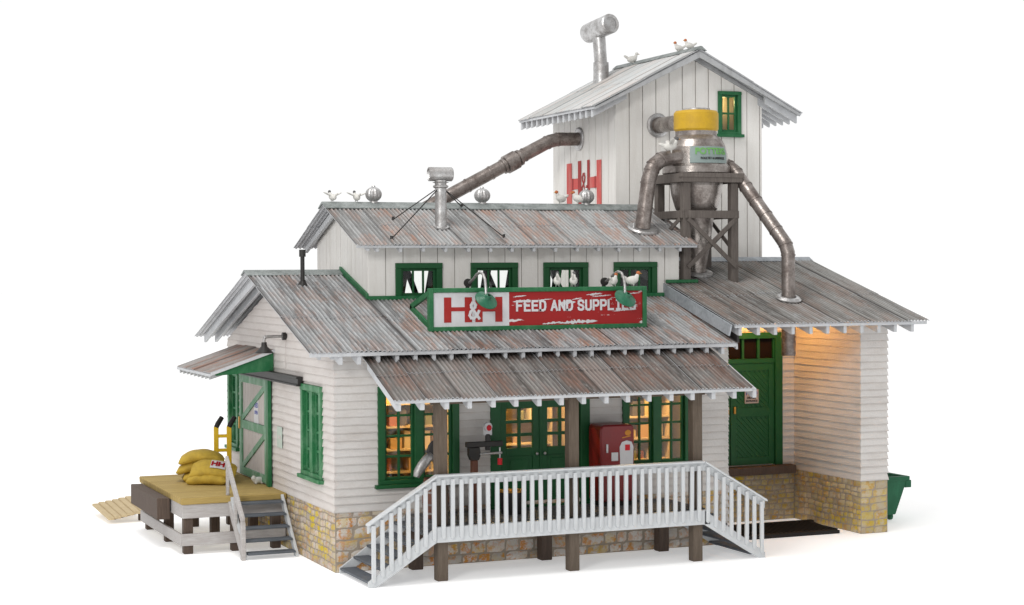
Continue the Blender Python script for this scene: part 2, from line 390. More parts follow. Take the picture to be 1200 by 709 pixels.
# ---- clapboard wall
def clap(mb, O, U, N, L, z0, z1, opens=(), span=None, pitch=.143, proud=.026, e0=0, e1=0, thick=.10):
    """O origin at u=0 (z ignored), U along, N outward. span(z)->(a,b) limits."""
    O = V(O); U = V(U); N = V(N)
    if span is None: span = lambda z: (0, L)
    P = lambda u, z, off: (O + U * u + N * off) * 1.0 + V((0, 0, z))
    zr = z0
    while zr < z1 - 1e-4:
        zt = min(zr + pitch, z1)
        cuts = sorted({zr, zt} | {z for o in opens for z in (o[2], o[3]) if zr < z < zt})
        pr = proud * R_.uniform(.75, 1.25); dz = R_.uniform(-.004, .004)
        for za, zb in zip(cuts[:-1], cuts[1:]):
            zm = (za + zb) / 2
            (a0, b0), (a1, b1) = span(za), span(zb)
            if b1 - a1 < .01 and b0 - a0 < .01: continue
            segs = [[a0, b0, a1, b1]]
            for o in opens:
                if o[2] <= zm <= o[3]:
                    new = []
                    for s_ in segs:
                        if o[0] > min(s_[0], s_[2]): new.append([s_[0], min(o[0], s_[1]), s_[2], min(o[0], s_[3])])
                        if o[1] < max(s_[1], s_[3]): new.append([max(o[1], s_[0]), s_[1], max(o[1], s_[2]), s_[3]])
                    segs = [q for q in new if q[1] - q[0] > .001 or q[3] - q[2] > .001]
            oa = pr * (1 - (za - zr) / pitch); ob = pr * (1 - (zb - zr) / pitch) if zb < zt else 0.002
            for (ua, ub, uc, ud) in segs:
                xa = oa if (e0 and abs(ua - a0) < 1e-6) else 0; xb = oa if (e1 and abs(ub - b0) < 1e-6) else 0
                v = [P(ua - xa, za, oa), P(ub + xb, za, oa), P(ud, zb, ob), P(uc, zb, ob),
                     P(ua, za, -thick), P(ub, za, -thick), P(ud, zb, -thick), P(uc, zb, -thick), P(ua, za, 0), P(ub, za, 0)]
                mb.add(v, [(0, 1, 2, 3), (7, 6, 5, 4), (0, 3, 7, 4), (1, 5, 6, 2)])
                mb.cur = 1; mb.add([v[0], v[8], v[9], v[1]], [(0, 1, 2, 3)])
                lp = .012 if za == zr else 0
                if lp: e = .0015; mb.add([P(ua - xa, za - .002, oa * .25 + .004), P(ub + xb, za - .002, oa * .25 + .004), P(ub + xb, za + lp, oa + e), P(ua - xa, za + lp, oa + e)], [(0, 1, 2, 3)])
                mb.cur = 0
        zr = zt

# ---- board wall with grooves
def boards(mb, O, U, N, L, zlo, top, opens=(), w=.33, gap=.018, depth=.03, jit=.0, start=0.):
    O = V(O); U = V(U); N = V(N)
    P = lambda u, z, off: (O + U * u + N * off) + V((0, 0, z))
    us = [0.]; u = start if start else w
    while u < L - .05: us.append(u + R_.uniform(-jit, jit)); u += w
    us.append(L)
    for k in range(len(us) - 1):
        a = us[k] + (gap / 2 if k else 0); b = us[k + 1] - (gap / 2 if k < len(us) - 2 else 0)
        cu = sorted({a, b} | {o[i] for o in opens for i in (0, 1) if a < o[i] < b} | ({L / 2} if a < L / 2 < b else set()))
        off = R_.uniform(0, .006)
        for c, d in zip(cu[:-1], cu[1:]):
            m = (c + d) / 2; zs = [(zlo, None)]
            for o in opens:
                if o[0] <= m <= o[1]: zs = [(zlo, o[2]), (o[3], None)]
            for lo, hi in zs:
                t0 = top(c) if hi is None else hi; t1 = top(d) if hi is None else hi
                v = [P(c, lo, off), P(d, lo, off), P(d, t1, off), P(c, t0, off), P(c, lo, -depth), P(d, lo, -depth), P(d, t1, -depth), P(c, t0, -depth)]
                mb.cur = 0
                mb.add(v, [(0, 1, 2, 3), (0, 3, 7, 4), (1, 5, 6, 2), (0, 4, 5, 1), (3, 2, 6, 7)])
    # dark backing
    mb.cur = 1
    cu = sorted({0, L, L / 2} | {o[i] for o in opens for i in (0, 1)})
    for c, d in zip(cu[:-1], cu[1:]):
        m = (c + d) / 2; zs = [(zlo, None)]
        for o in opens:
            if o[0] <= m <= o[1]: zs = [(zlo, o[2]), (o[3], None)]
        for lo, hi in zs:
            t0 = top(c) if hi is None else hi; t1 = top(d) if hi is None else hi
            mb.add([P(c, lo, -depth * .8), P(d, lo, -depth * .8), P(d, t1, -depth * .8), P(c, t0, -depth * .8)], [(0, 1, 2, 3)])
            mb.add([P(c, lo, -.1), P(d, lo, -.1), P(d, t1, -.1), P(c, t0, -.1)], [(3, 2, 1, 0)])
    mb.cur = 0

# ---- stone wall
def stones(mb, O, U, N, L, z0, z1, rows=(.13, .21), wid=(.2, .5), bulge=.035):
    O = V(O); U = V(U); N = V(N); z = z0
    mb.cur = 1
    mb.add([O + V((0, 0, z0)), O + U * L + V((0, 0, z0)), O + U * L + V((0, 0, z1)), O + V((0, 0, z1))], [(0, 1, 2, 3)], tint=(.5, .5, .5))
    mb.cur = 0
    while z < z1 - .02:
        h = R_.uniform(*rows)
        if z1 - z - h < rows[0] * .6: h = z1 - z
        u = 0.
        while u < L - .01:
            w = R_.uniform(*wid)
            if L - u - w < wid[0] * .7: w = L - u
            g = .004; nx, nz = 5, 4; vs = []; bl = bulge * R_.uniform(.5, 1.3); ln = R_.uniform(-.01, .01)
            for j in range(nz + 1):
                for i in range(nx + 1):
                    fu, fz = i / nx, j / nz
                    e = min(1, (1 - abs(2 * fu - 1) ** 5) * (1 - abs(2 * fz - 1) ** 5) * 1.0)
                    uu = u + g + (w - 2 * g) * fu; zz = z + g + (h - 2 * g) * fz
                    if 0 < j < nz or z > z0 + .01 and j == 0 or j == nz:
                        zz += R_.uniform(-.007, .007)
                    if 0 < u + fu * w < L - .001: uu += R_.uniform(-.008, .008)
                    off = bl * e * (.75 + .5 * mnoise.noise(V((uu * 6, zz * 6, O.x + O.y)))) + ln * (2 * fz - 1) * e
                    if z + fz * h > z0 + .01 and z + fz * h < z1 - .01: zz += .028 * mnoise.noise(V((uu * 2.3, (z + fz * h) * 2, O.y * 3 + 7)))
                    if j in (0, nz) or i in (0, nx): off = -.004
                    vs.append(O + U * min(max(uu, 0), L) + N * off + V((0, 0, min(max(zz, z0), z1 + .01))))
            fs = [(j * (nx + 1) + i, j * (nx + 1) + i + 1, (j + 1) * (nx + 1) + i + 1, (j + 1) * (nx + 1) + i) for j in range(nz) for i in range(nx)]
            mb.add(vs, fs, True, tint=(R_.random(), R_.random(), R_.random()))
            u += w
        z += h

# ---- corrugated sheet roof: O corner at the eave, U along eave, W up the slope
def corr(mb, O, U, W, Lu, Lw, pitch=.086, amp=.015, panel=.74, joint=(.5,), seed=1, thick=.012, trim=None, sub=8):
    rr = random.Random(seed); O = V(O); U = V(U).normalized(); W = V(W).normalized(); N = U.cross(W).normalized()
    if N.z < 0: N = -N
    flip = U.cross(W).z < 0
    edges = [0.]
    while edges[-1] < Lu - .3: edges.append(min(Lu, edges[-1] + panel * rr.uniform(.85, 1.12)))
    if edges[-1] < Lu: edges[-1] = Lu
    ws = [0.] + [j * Lw for j in joint] + [Lw]
    for k in range(len(edges) - 1):
        ws = [0.] + [min(.93, max(.07, j + rr.choice((-.02, -.008, 0, .008, .03)))) * Lw for j in joint] + [Lw]
        t0 = (rr.random(), rr.random())
        for r in range(len(ws) - 1):
            u0, u1 = edges[k] - (.03 if k else 0), edges[k + 1]
            if u1 - u0 < .05: continue
            w0, w1 = ws[r] - (.05 if r else 0), ws[r + 1]
            lift = r * .010 + (k % 2) * .013 + rr.uniform(0, .008); low = rr.uniform(-.012, .006) if r == 0 else 0
            ncol = max(2, int(round((u1 - u0) / pitch * sub))); nr = 12
            vt, vb, uvs, tn = [], [], [], []
            ph = rr.uniform(0, 6.28)
            for j in range(nr + 1):
                w = w0 + low * (1 - j / nr) + (w1 - w0) * j / nr
                for i in range(ncol + 1):
                    u = u0 + (u1 - u0) * i / ncol
                    h = math.sin(2 * math.pi * u / pitch)
                    wob = .006 * mnoise.noise(V((u * 1.7, w * 1.3, seed)))
                    p = O + U * u + W * w + N * (amp * h + lift + wob)
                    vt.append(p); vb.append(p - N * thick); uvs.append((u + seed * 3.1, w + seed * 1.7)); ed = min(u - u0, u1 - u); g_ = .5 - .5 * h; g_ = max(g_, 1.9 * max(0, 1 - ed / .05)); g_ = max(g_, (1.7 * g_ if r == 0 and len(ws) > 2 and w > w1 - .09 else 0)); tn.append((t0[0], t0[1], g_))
            n = ncol + 1
            fs = [(j * n + i, j * n + i + 1, (j + 1) * n + i + 1, (j + 1) * n + i) for j in range(nr) for i in range(ncol)]
            if flip: fs = [f[::-1] for f in fs]
            mb.add(vt, fs, True, uvs, tn)
            mb.cur = 1; mb.add(vb, [f[::-1] for f in fs], True, uvs, tn)
            T = len(vt); mb.add(vt + vb, [(i, T + i, T + i + 1, i + 1) for i in range(ncol)] + [(nr * n + i, nr * n + i + 1, T + nr * n + i + 1, T + nr * n + i) for i in range(ncol)]
                   + [(j * n, (j + 1) * n, T + (j + 1) * n, T + j * n) for j in range(nr)] + [(j * n + ncol, T + j * n + ncol, T + (j + 1) * n + ncol, (j + 1) * n + ncol) for j in range(nr)], False, uvs * 2, tn * 2); mb.cur = 0

def tails(xs, y0, z0, slope, sgn, length, parent, w=.06, h=.13, mat='trim', axis='x'):
    """rafter tails: start at eave y0 (underside z0) and run back up the slope; profile plumb-cut"""
    first = None
    for x in xs:
        if first is None:
            mb = MB(); dz = slope * length
            if axis == 'x': poly = [V((-w / 2, 0, -h)), V((-w / 2, 0, 0)), V((-w / 2, sgn * length, dz)), V((-w / 2, sgn * length, dz - h)), V((-w / 2, sgn * .06, -h + slope * .02))]; ext = (w, 0, 0)
            else: poly = [V((0, -w / 2, -h)), V((0, -w / 2, 0)), V((sgn * length, -w / 2, dz)), V((sgn * length, -w / 2, dz - h))]; ext = (0, w, 0)
            mb.prism([p + (V((x, y0, z0)) if axis == 'x' else V((y0, x, z0))) for p in poly], ext)
            loc = (x, y0, z0) if axis == 'x' else (y0, x, z0)
            first = mb.build('rafter_tail', mat, parent, .006, loc); base = first.location.copy(); x0 = x
        else:
            c = copy_child(first, parent); d = x - x0 + R_.uniform(-.008, .008)
            c.location = base + (V((d, 0, R_.uniform(-.006, .004))) if axis == 'x' else V((0, d, R_.uniform(-.006, .004))))

def window(parent, O, U, N, u0, u1, z0, z1, cols, rows, mat='green', mull=(), fw=.10, depth=.05, sill=True, glass=True, bar=.045, reveal=.14, name='window', pane='glass'):
    """frame with muntins, a glass pane object and a sill. mull: fractions with wide mullions"""
    O = V(O); U = V(U); N = V(N)
    def B(mb, a, b, za, zb, n0, n1):
        p = O + U * a + N * n0 + V((0, 0, za)); q = O + U * b + N * n1 + V((0, 0, zb)); mb.box(p, q)
    f = MB(); f1 = .05
    B(f, u0 - fw * .3, u0 + fw * .7, z0, z1, -.02, depth); B(f, u1 - fw * .7, u1 + fw * .3, z0, z1, -.02, depth)
    B(f, u0 - fw * .3, u1 + fw * .3, z1, z1 + fw * .9, -.02, depth + .012); B(f, u0 - fw * .3 + .002, u1 + fw * .3 - .002, z0 - fw * .6, z0, -.02, depth + .004)
    # reveal boards behind
    a, b = u0 + fw * .7, u1 - fw * .7
    B(f, a - .03, a, z0, z1, -reveal, -.021); B(f, b, b + .03, z0, z1, -reveal, -.021); B(f, a, b, z1 - .03, z1, -reveal, -.021); B(f, a, b, z0, z0 + .03, -reveal, -.021)
    segs = [0.] + sorted(mull) + [1.]
    mw = .17
    for m in mull:
        c = a + (b - a) * m; B(f, c - mw / 2, c + mw / 2, z0 + .001, z1 - .001, -.022, depth - .008)
    nper = max(1, cols // (len(segs) - 1))
    for i in range(len(segs) - 1):
        sa = a + (b - a) * segs[i] + (mw / 2 if i else 0); sb = a + (b - a) * segs[i + 1] - (mw / 2 if i < len(segs) - 2 else 0)
        for r_ in ((sa, sa + f1, z0, z1), (sb - f1, sb, z0, z1), (sa + f1, sb - f1, z0, z0 + f1), (sa + f1, sb - f1, z1 - f1, z1)):
            B(f, r_[0], r_[1], r_[2], r_[3], -.06, -.012)
        for c in range(1, nper):
            x = sa + f1 + (sb - sa - 2 * f1) * c / nper; B(f, x - bar / 2, x + bar / 2, z0 + f1, z1 - f1, -.055, -.016)
        for r in range(1, rows):
            z = z0 + f1 + (z1 - z0 - 2 * f1) * r / rows; B(f, sa + f1, sb - f1, z - bar / 2, z + bar / 2, -.053, -.019)
    loc = O + U * (u0 + u1) / 2 + V((0, 0, z0))
    fo = f.build(name, mat, parent, .005, loc)
    if glass:
        g = MB(); p = O + N * -.045
        g.add([p + U * a + V((0, 0, z0)), p + U * b + V((0, 0, z0)), p + U * b + V((0, 0, z1)), p + U * a + V((0, 0, z1))], [(0, 1, 2, 3)])
        g.build('pane', pane, fo, 0, loc)
    if sill:
        s_ = MB(); B(s_, u0 - fw * .8, u1 + fw * .8, z0 - fw * .6 - .07, z0 - fw * .6 - .001, -.01, depth + .06); s_.build('sill', mat, fo, .006, loc)
    return fo

def build_split(mb, name, mats, parent=None, bevel=0):
    """each add() group of the builder becomes an object of its own"""
    out = []
    for (o0, o1, f0, f1) in mb.groups():
        m = MB(); m.v = mb.v[o0:o1]; m.f = [[k - o0 for k in f] for f in mb.f[f0:f1]]; c = sum((V(p) for p in m.v), V((0, 0, 0))) / len(m.v)
        out.append(m.build(name, mats, parent, bevel, tuple(c)))
    return out
MB.groups = lambda s: s.g

X, Y, Z = V((1, 0, 0)), V((0, 1, 0)), V((0, 0, 1))
# ================================================================== GROUND
g = MB(); g.add([(-400, -400, 0), (400, -400, 0), (400, 400, 0), (-400, 400, 0)], [(0, 1, 2, 3)])
tag(g.build('ground', 'ground'), 'white studio surface with added glow under the model', None, kind='structure')

# ================================================================== STORE BUILDING
W_, DP = 8.08, 7.84; EZ, SL = 4.00, .313; RY = 3.92
store = thing('store_building', 'white clapboard feed store with rusty corrugated roof and raised clerestory', 'building')
zroof = lambda y: EZ + SL * (y + .55) if y <= RY else EZ + SL * (2 * RY + .55 - y)
SB = 1.10      # stone top
w1 = (.85, 2.35, 1.63, 3.22); w2 = (5.80, 7.2, 1.70, 3.22); dr = (3.10, 4.98, 1.02, 3.16)
mb = MB()
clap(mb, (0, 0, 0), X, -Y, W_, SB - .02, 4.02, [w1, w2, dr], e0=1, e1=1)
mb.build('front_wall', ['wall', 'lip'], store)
mb = MB()
gspan = lambda z: (0, DP) if z < 3.95 else ((z - 3.95) / SL - .0, DP - (z - 3.95) / SL) if (z - 3.95) / SL < DP / 2 else (DP / 2, DP / 2)
# left gable: u runs from back (y=DP) to front (y=0)
lw1 = (DP - 1.95, DP - .72, 1.68, 3.2); lw2 = (DP - 7.66, DP - 6.86, 1.72, 3.2); ld = (DP - 6.55, DP - 4.30, 1.12, 3.26)
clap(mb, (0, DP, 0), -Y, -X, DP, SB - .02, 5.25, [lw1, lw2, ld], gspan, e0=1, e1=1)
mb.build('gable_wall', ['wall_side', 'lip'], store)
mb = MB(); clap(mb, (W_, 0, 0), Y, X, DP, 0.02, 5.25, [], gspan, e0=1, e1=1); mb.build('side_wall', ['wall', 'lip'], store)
mb = MB(); mb.box((0.01, DP - .08, .0), (W_ - .01, DP, 4.0)); mb.build('rear_wall', 'wall', store)
# foundation
mb = MB(); stones(mb, (0, 0, 0), X, -Y, W_, 0, SB, (.15, .24), (.22, .55), .022); mb.build('front_foundation', ['stone_front', 'mortar'], store)
mb = MB(); stones(mb, (0, DP, 0), -Y, -X, DP, 0, SB - .0, (.11, .16), (.14, .36), .026); mb.build('side_foundation', ['stone_side', 'mortar'], store)
# thin dark sill between stone and boards
# main roof
roof = MB()
xl, xr = -.62, 8.0
up = V((0, 1, SL)).normalized(); Ls = (RY + .55) * math.hypot(1, SL)
# the clerestory stands on this roof; front slope in three pieces would show no seam, so one slope left of it and one in front
corr(roof, (xl, -.55, EZ), X, up, 1.37 - xl, Ls, seed=3, joint=(.40, .8))
lf = 2.22 + .55; corr(roof, (1.37, -.55, EZ), X, up, xr - 1.37, lf * math.hypot(1, SL), seed=4, joint=(.62,))
dn = V((0, -1, SL)).normalized(); corr(roof, (xl, 2 * RY + .55, EZ), X, dn, 1.37 - xl, Ls, seed=5, joint=(.5,)); corr(roof, (1.37, 2 * RY + .55, EZ), X, dn, xr - 1.37, 2.79 * math.hypot(1, SL), seed=6, joint=(.5,))
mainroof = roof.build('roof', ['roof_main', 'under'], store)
mb = MB()
mb.box((xl + .02, -.52, EZ - .075), (xr - .01, -.47, EZ - .005)); mb.build('fascia_board', 'trim', mainroof, .005)
mb = MB()   # rake boards under the gable overhang
for x in (-.43, -.19):
    for s_ in (0, 1):
        y0, y1 = (-.42, RY) if s_ == 0 else (2 * RY + .42, RY)
        mb.prism([(x, y0, EZ + .0), (x, y0, EZ - .17 + .04), (x, y1, zroof(RY) - .21), (x, y1, zroof(RY) - .06)], (.06, 0, 0))
build_split(mb, 'rake_board', 'trim', mainroof, .004)
tails([-.02 + i * .352 for i in range(23)], -.47, EZ - .03, SL, 1, .5, mainroof, .075, .19)
mb = MB(); zr = zroof(RY) + .05
mb.prism([(xl - .02, RY - .24, zr - .075), (xl - .02, RY - .03, zr + .02), (xl - .02, RY + .03, zr + .02), (xl - .02, RY + .24, zr - .075), (xl - .02, RY + .24, zr - .10), (xl - .02, RY, zr - .02), (xl - .02, RY - .24, zr - .10)], (1.42 - xl, 0, 0))
mb.build('ridge_cap', 'cap', mainroof, .008)
# right barge strip
mb = MB(); mb.prism([(xr, -.50, EZ - .02), (xr, -.50, EZ - .13), (xr, 2.2, zroof(2.2) - .13), (xr, 2.2, zroof(2.2) - .02)], (.04, 0, 0)); mb.build('barge_board', 'trim', mainroof, .004)

# clerestory
CY0, CY1, CX0, CX1 = 2.22, 5.62, 1.39, 8.2; CS = .385; CE = 5.93; cy0 = 1.75
zc = lambda y: CE + CS * (y - cy0) if y <= RY else CE + CS * (2 * RY - y - cy0)
cw = [(1.98, 2.88), (3.56, 4.50), (5.14, 6.06), (6.72, 7.64)]; cz0, cz1 = 4.95, 5.48
mb = MB(); boards(mb, (CX0, CY0, 0), X, -Y, CX1 - CX0, 4.82, lambda u: zc(CY0) - .05, [(a - CX0, b - CX0, cz0, cz1) for a, b in cw], .36, .014, .02)
mb.build('clerestory_wall', ['board', 'groove'], store)
mb = MB(); boards(mb, (CX0, CY1, 0), -Y, -X, CY1 - CY0, 4.5, lambda u: zc(CY1 - u) - .06, [], .24, .014, .02, start=.2)
mb.build('clerestory_gable', ['board', 'groove'], store)
mb = MB(); boards(mb, (CX1, CY0, 0), Y, X, CY1 - CY0, 4.5, lambda u: zc(CY0 + u) - .06, [], .24, .014, .02); mb.build('clerestory_side', ['board', 'groove'], store)
mb = MB(); boards(mb, (CX1, CY1, 0), -X, Y, CX1 - CX0, 4.5, lambda u: zc(CY1) - .05, [(max(.1, CX1 - b - 1.5), CX1 - a - 1.25, cz0, cz1 - .02) for a, b in cw[:3]], .36, .014, .02)
mb.build('clerestory_rear_wall', ['board', 'groove'], store)
mb = MB(); mb.box((CX0 + .1, CY0 + .1, 4.6), (CX1 - .1, CY1 - .1, 4.66))
for x in (1.9, 4.5, 7.6): mb.box((x, 3.6, 4.66), (x + .5, 4.3, 5.05))  # dark boxes added to block part of the white view
mb.build('loft_floor', 'iron', store)
mb = MB()
for x in (2.15, 2.75, 3.95, 4.5, 5.55, 6.0, 7.1):      # made-up dark bars, added to darken the view through the small windows
    mb.bar((x, 3.0, 4.7), (x + .1, 4.4, 5.75), .09, .10); mb.bar((x + .42, 3.3, 5.7), (x + .2, 3.2, 4.7), .13, .10)
mb.build('loft_dark_bars', 'iron', store)
for a, b in cw: window(store, (0, CY0, 0), X, -Y, a, b, cz0, cz1, 3, 1, 'green', (), .12, .045, False, True, .04)
mb = MB()
mb.box((CX0 - .02, CY0 - .06, 4.87), (CX1 + .0, CY0 - .028, 4.95)); 
mb.prism([(CX0 - .055, CY0 - .05, zroof(CY0) + .02), (CX0 - .055, CY0 - .05, zroof(CY0) + .13), (CX0 - .055, RY, zroof(RY) + .13), (CX0 - .055, RY, zroof(RY) + .02)], (.05, 0, 0))
mb.build('roof_flashing', 'green_bright', store, .006)
crx0, crx1 = 1.0, 8.42
cr = MB(); Lc = (RY - cy0) * math.hypot(1, CS)
corr(cr, (crx0, cy0, CE), X, V((0, 1, CS)).normalized(), crx1 - crx0, Lc, seed=9, joint=(.5,), pitch=.086, panel=.8)
corr(cr, (crx0, 2 * RY - cy0, CE), X, V((0, -1, CS)).normalized(), 8.05 - crx0, Lc, seed=10, joint=(.5,))
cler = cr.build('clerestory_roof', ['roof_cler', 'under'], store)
mb = MB(); mb.box((crx0 + .02, cy0 + .03, CE - .05), (crx1 - .02, cy0 + .07, CE - .005)); mb.build('fascia_board', 'trim', cler, .005)
tails([1.45 + i * .47 for i in range(15)], cy0 + .06, CE - .03, CS, 1, .42, cler, h=.10)
mb = MB()
x = CX0 - .16
for y0 in (cy0 + .08, 2 * RY - cy0 - .08):
    mb.prism([(x, y0, CE), (x, y0, CE - .11), (x, RY, zc(RY) - .19), (x, RY, zc(RY) - .05)], (.07, 0, 0))
build_split(mb, 'rake_board', 'trim', cler, .004)
zr = zc(RY) + .055
mb = MB(); mb.prism([(crx0 - .02, RY - .27, zr - .10), (crx0 - .02, RY - .03, zr + .02), (crx0 - .02, RY + .03, zr + .02), (crx0 - .02, RY + .27, zr - .10), (crx0 - .02, RY + .27, zr - .13), (crx0 - .02, RY, zr - .02), (crx0 - .02, RY - .27, zr - .13)], (8.14 - crx0, 0, 0))
mb.build('ridge_cap', 'cap', cler, .008)
RZ = zr + .02

# front windows and doors
window(store, (0, 0, 0), X, -Y, *w1, 4, 4, 'green', (.5,), .13, .06, True)
window(store, (0, 0, 0), X, -Y, *w2, 4, 4, 'green', (.5,), .13, .06, True)
def front_door(u0, u1, hand):
    mb = MB(); z0, z1 = dr[2], dr[3] - .1; B = lambda a, b, c, d, n0, n1: mb.box((a, -n0, c), (b, -n1, d))
    st = .13; pz0, pz1 = 2.1, 2.84
    B(u0, u0 + st, z0, z1, -.06, .0); B(u1 - st, u1, z0, z1, -.06, .0); B(u0 + st, u1 - st, pz1, z1, -.06, .0)
    B(u0 + st, u1 - st, z0, z0 + .2, -.06, 0); B(u0 + st, u1 - st, 1.95, pz0, -.06, 0); B(u0 + st, u1 - st, 1.5, 1.6, -.06, 0)
    B(u0 + st, u1 - st, z0 + .2, 1.5, -.05, -.025); B(u0 + st, u1 - st, 1.6, 1.95, -.05, -.025)
    B(u0 + st + .08, u1 - st - .08, 1.67, 1.88, -.03, -.01); B(u0 + st + .08, u1 - st - .08, z0 + .28, 1.42, -.03, -.01)
    a, b = u0 + st, u1 - st; B((a + b) / 2 - .03, (a + b) / 2 + .03, pz0, pz1, -.055, -.005)
    for r in (1, 2): z = pz0 + (pz1 - pz0) * r / 3; B(a, b, z - .03, z + .03, -.052, -.008)
    o = mb.build('door', 'green', store, .004, ((u0 + u1) / 2, 0, z0))
    g = MB(); g.add([(a, .03, pz0), (b, .03, pz0), (b, .03, pz1), (a, .03, pz1)], [(0, 1, 2, 3)]); g.build('pane', 'glass', o)
    h = MB(); hx = u1 - .06 if hand > 0 else u0 + .06; h.ell((hx, -.045, 1.98), (.03, .03, .03)); h.tube([(hx, 0, 1.98), (hx, -.045, 1.98)], .01, 8); h.build('handle', 'galv', o)
front_door(3.22, 4.02, 1); front_door(4.06, 4.86, -1)
mb = MB()
mb.box((3.02, -.055, 1.0), (3.215, .06, 3.16)); mb.box((4.865, -.055, 1.0), (5.06, .06, 3.16)); mb.box((3.02, -.065, 3.07), (5.06, .06, 3.28)); mb.box((4.021, -.02, 1.0), (4.059, .06, 3.07))
mb.box((3.0, -.12, .98), (5.08, .1, 1.03)); mb.build('door_frame', 'green', store, .006)
# left gable windows
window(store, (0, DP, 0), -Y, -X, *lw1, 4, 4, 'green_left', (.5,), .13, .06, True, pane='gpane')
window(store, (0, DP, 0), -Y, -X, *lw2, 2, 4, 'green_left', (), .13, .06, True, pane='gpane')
# sliding door on the gable: leaf y 4.4..6.45
mb = MB()
mb.box((-.045, 4.36, 1.14), (.02, 6.52, 3.28)); so = mb.build('sliding_door', 'doorboard', store, .003, (-.02, 5.4, 1.14))
mb = MB()
for k in range(16): y = 4.45 + k * .128; mb.box((-.058, y, 1.2), (-.046, y + .108, 3.2))
mb.build('door_boards', 'doorboard', so, .003)
mb = MB(); y0, y1, z0, z1 = 4.30, 6.50, 1.14, 3.26; fw = .17
for a, b, c, d in ((y0 + fw, y1 - fw, z1 - .16, z1), (y0 + fw, y1 - fw, z0, z0 + .16), (y0 + fw, y1 - fw, 2.12, 2.30)): mb.box((-.094, a, c), (-.0585, b, d))
mb.box((-.10, y0, z0), (-.0585, y0 + fw, z1)); mb.box((-.10, y1 - fw, z0), (-.0585, y1, z1))
mb.bar((-.074, y1 - fw - .02, 2.34), (-.074, y0 + fw + .04, 3.08), .12, .03, (1, 0, 0)); mb.bar((-.074, y1 - fw - .02, 1.32), (-.074, y0 + fw + .04, 2.10), .12, .03, (1, 0, 0))
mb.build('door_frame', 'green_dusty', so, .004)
mb = MB(); mb.box((-.115, 4.29, 1.1), (-.04, 4.13, 3.3)); mb.build('door_post', 'green_bright', store, .005)
mb = MB(); mb.box((-.05, 6.56, 1.12), (-.0, 6.68, 3.3)); mb.build('door_trim', 'white', store, .005)
mb = MB(); mb.box((-.125, 6.49, 2.1), (-.101, 6.42, 2.35)); mb.build('handle', 'copper', so)
mb = MB(); mb.box((-.13, 1.9, 3.26), (-.03, 6.3, 3.44)); mb.box((-.16, 1.9, 3.40), (-.131, 6.3, 3.44)); mb.box((-.16, 1.9, 3.26), (-.131, 6.3, 3.29)); mb.build('door_track', 'iron', store, .004)
# side awning
ax1, az0, az1 = -1.32, 3.42, 3.86; ay0, ay1 = 3.92, 6.95
mb = MB(); corr(mb, (ax1, ay1, az0), -Y, V((-ax1, 0, az1 - az0)), ay1 - ay0, math.hypot(ax1, az1 - az0) - .02, seed=12, joint=(), panel=.8); awn = mb.build('door_awning', ['roof_awning', 'under'], store)
mb = MB(); mb.prism([(-.03, ay0 + .05, az1 - .03), (-.03, ay0 + .05, 3.45), (ax1 + .12, ay0 + .05, az0 - .04), (ax1 + .08, ay0 + .05, az0 - .01)], (0, .04, 0)); 
mb.prism([(-.03, ay1 - .09, az1 - .03), (-.03, ay1 - .09, 3.45), (ax1 + .12, ay1 - .09, az0 - .04), (ax1 + .08, ay1 - .09, az0 - .01)], (0, .04, 0)); build_split(mb, 'side_panel', 'green_bright', awn, .004)
mb = MB(); mb.bar((ax1, ay0 - .005, az0 - .01), (-.01, ay0 - .005, az1 - .01), .02, .05); mb.bar((ax1, ay0 + .02, az0 - .03), (ax1, ay1 - .02, az0 - .03), .03, .05); mb.build('edge_trim', 'trim', awn, .003)
tails([ay0 + .28 + i * .33 for i in range(9)], ax1 + .03, az0 - .04, .3, 1, .4, awn, .05, .09, 'trim', 'y')

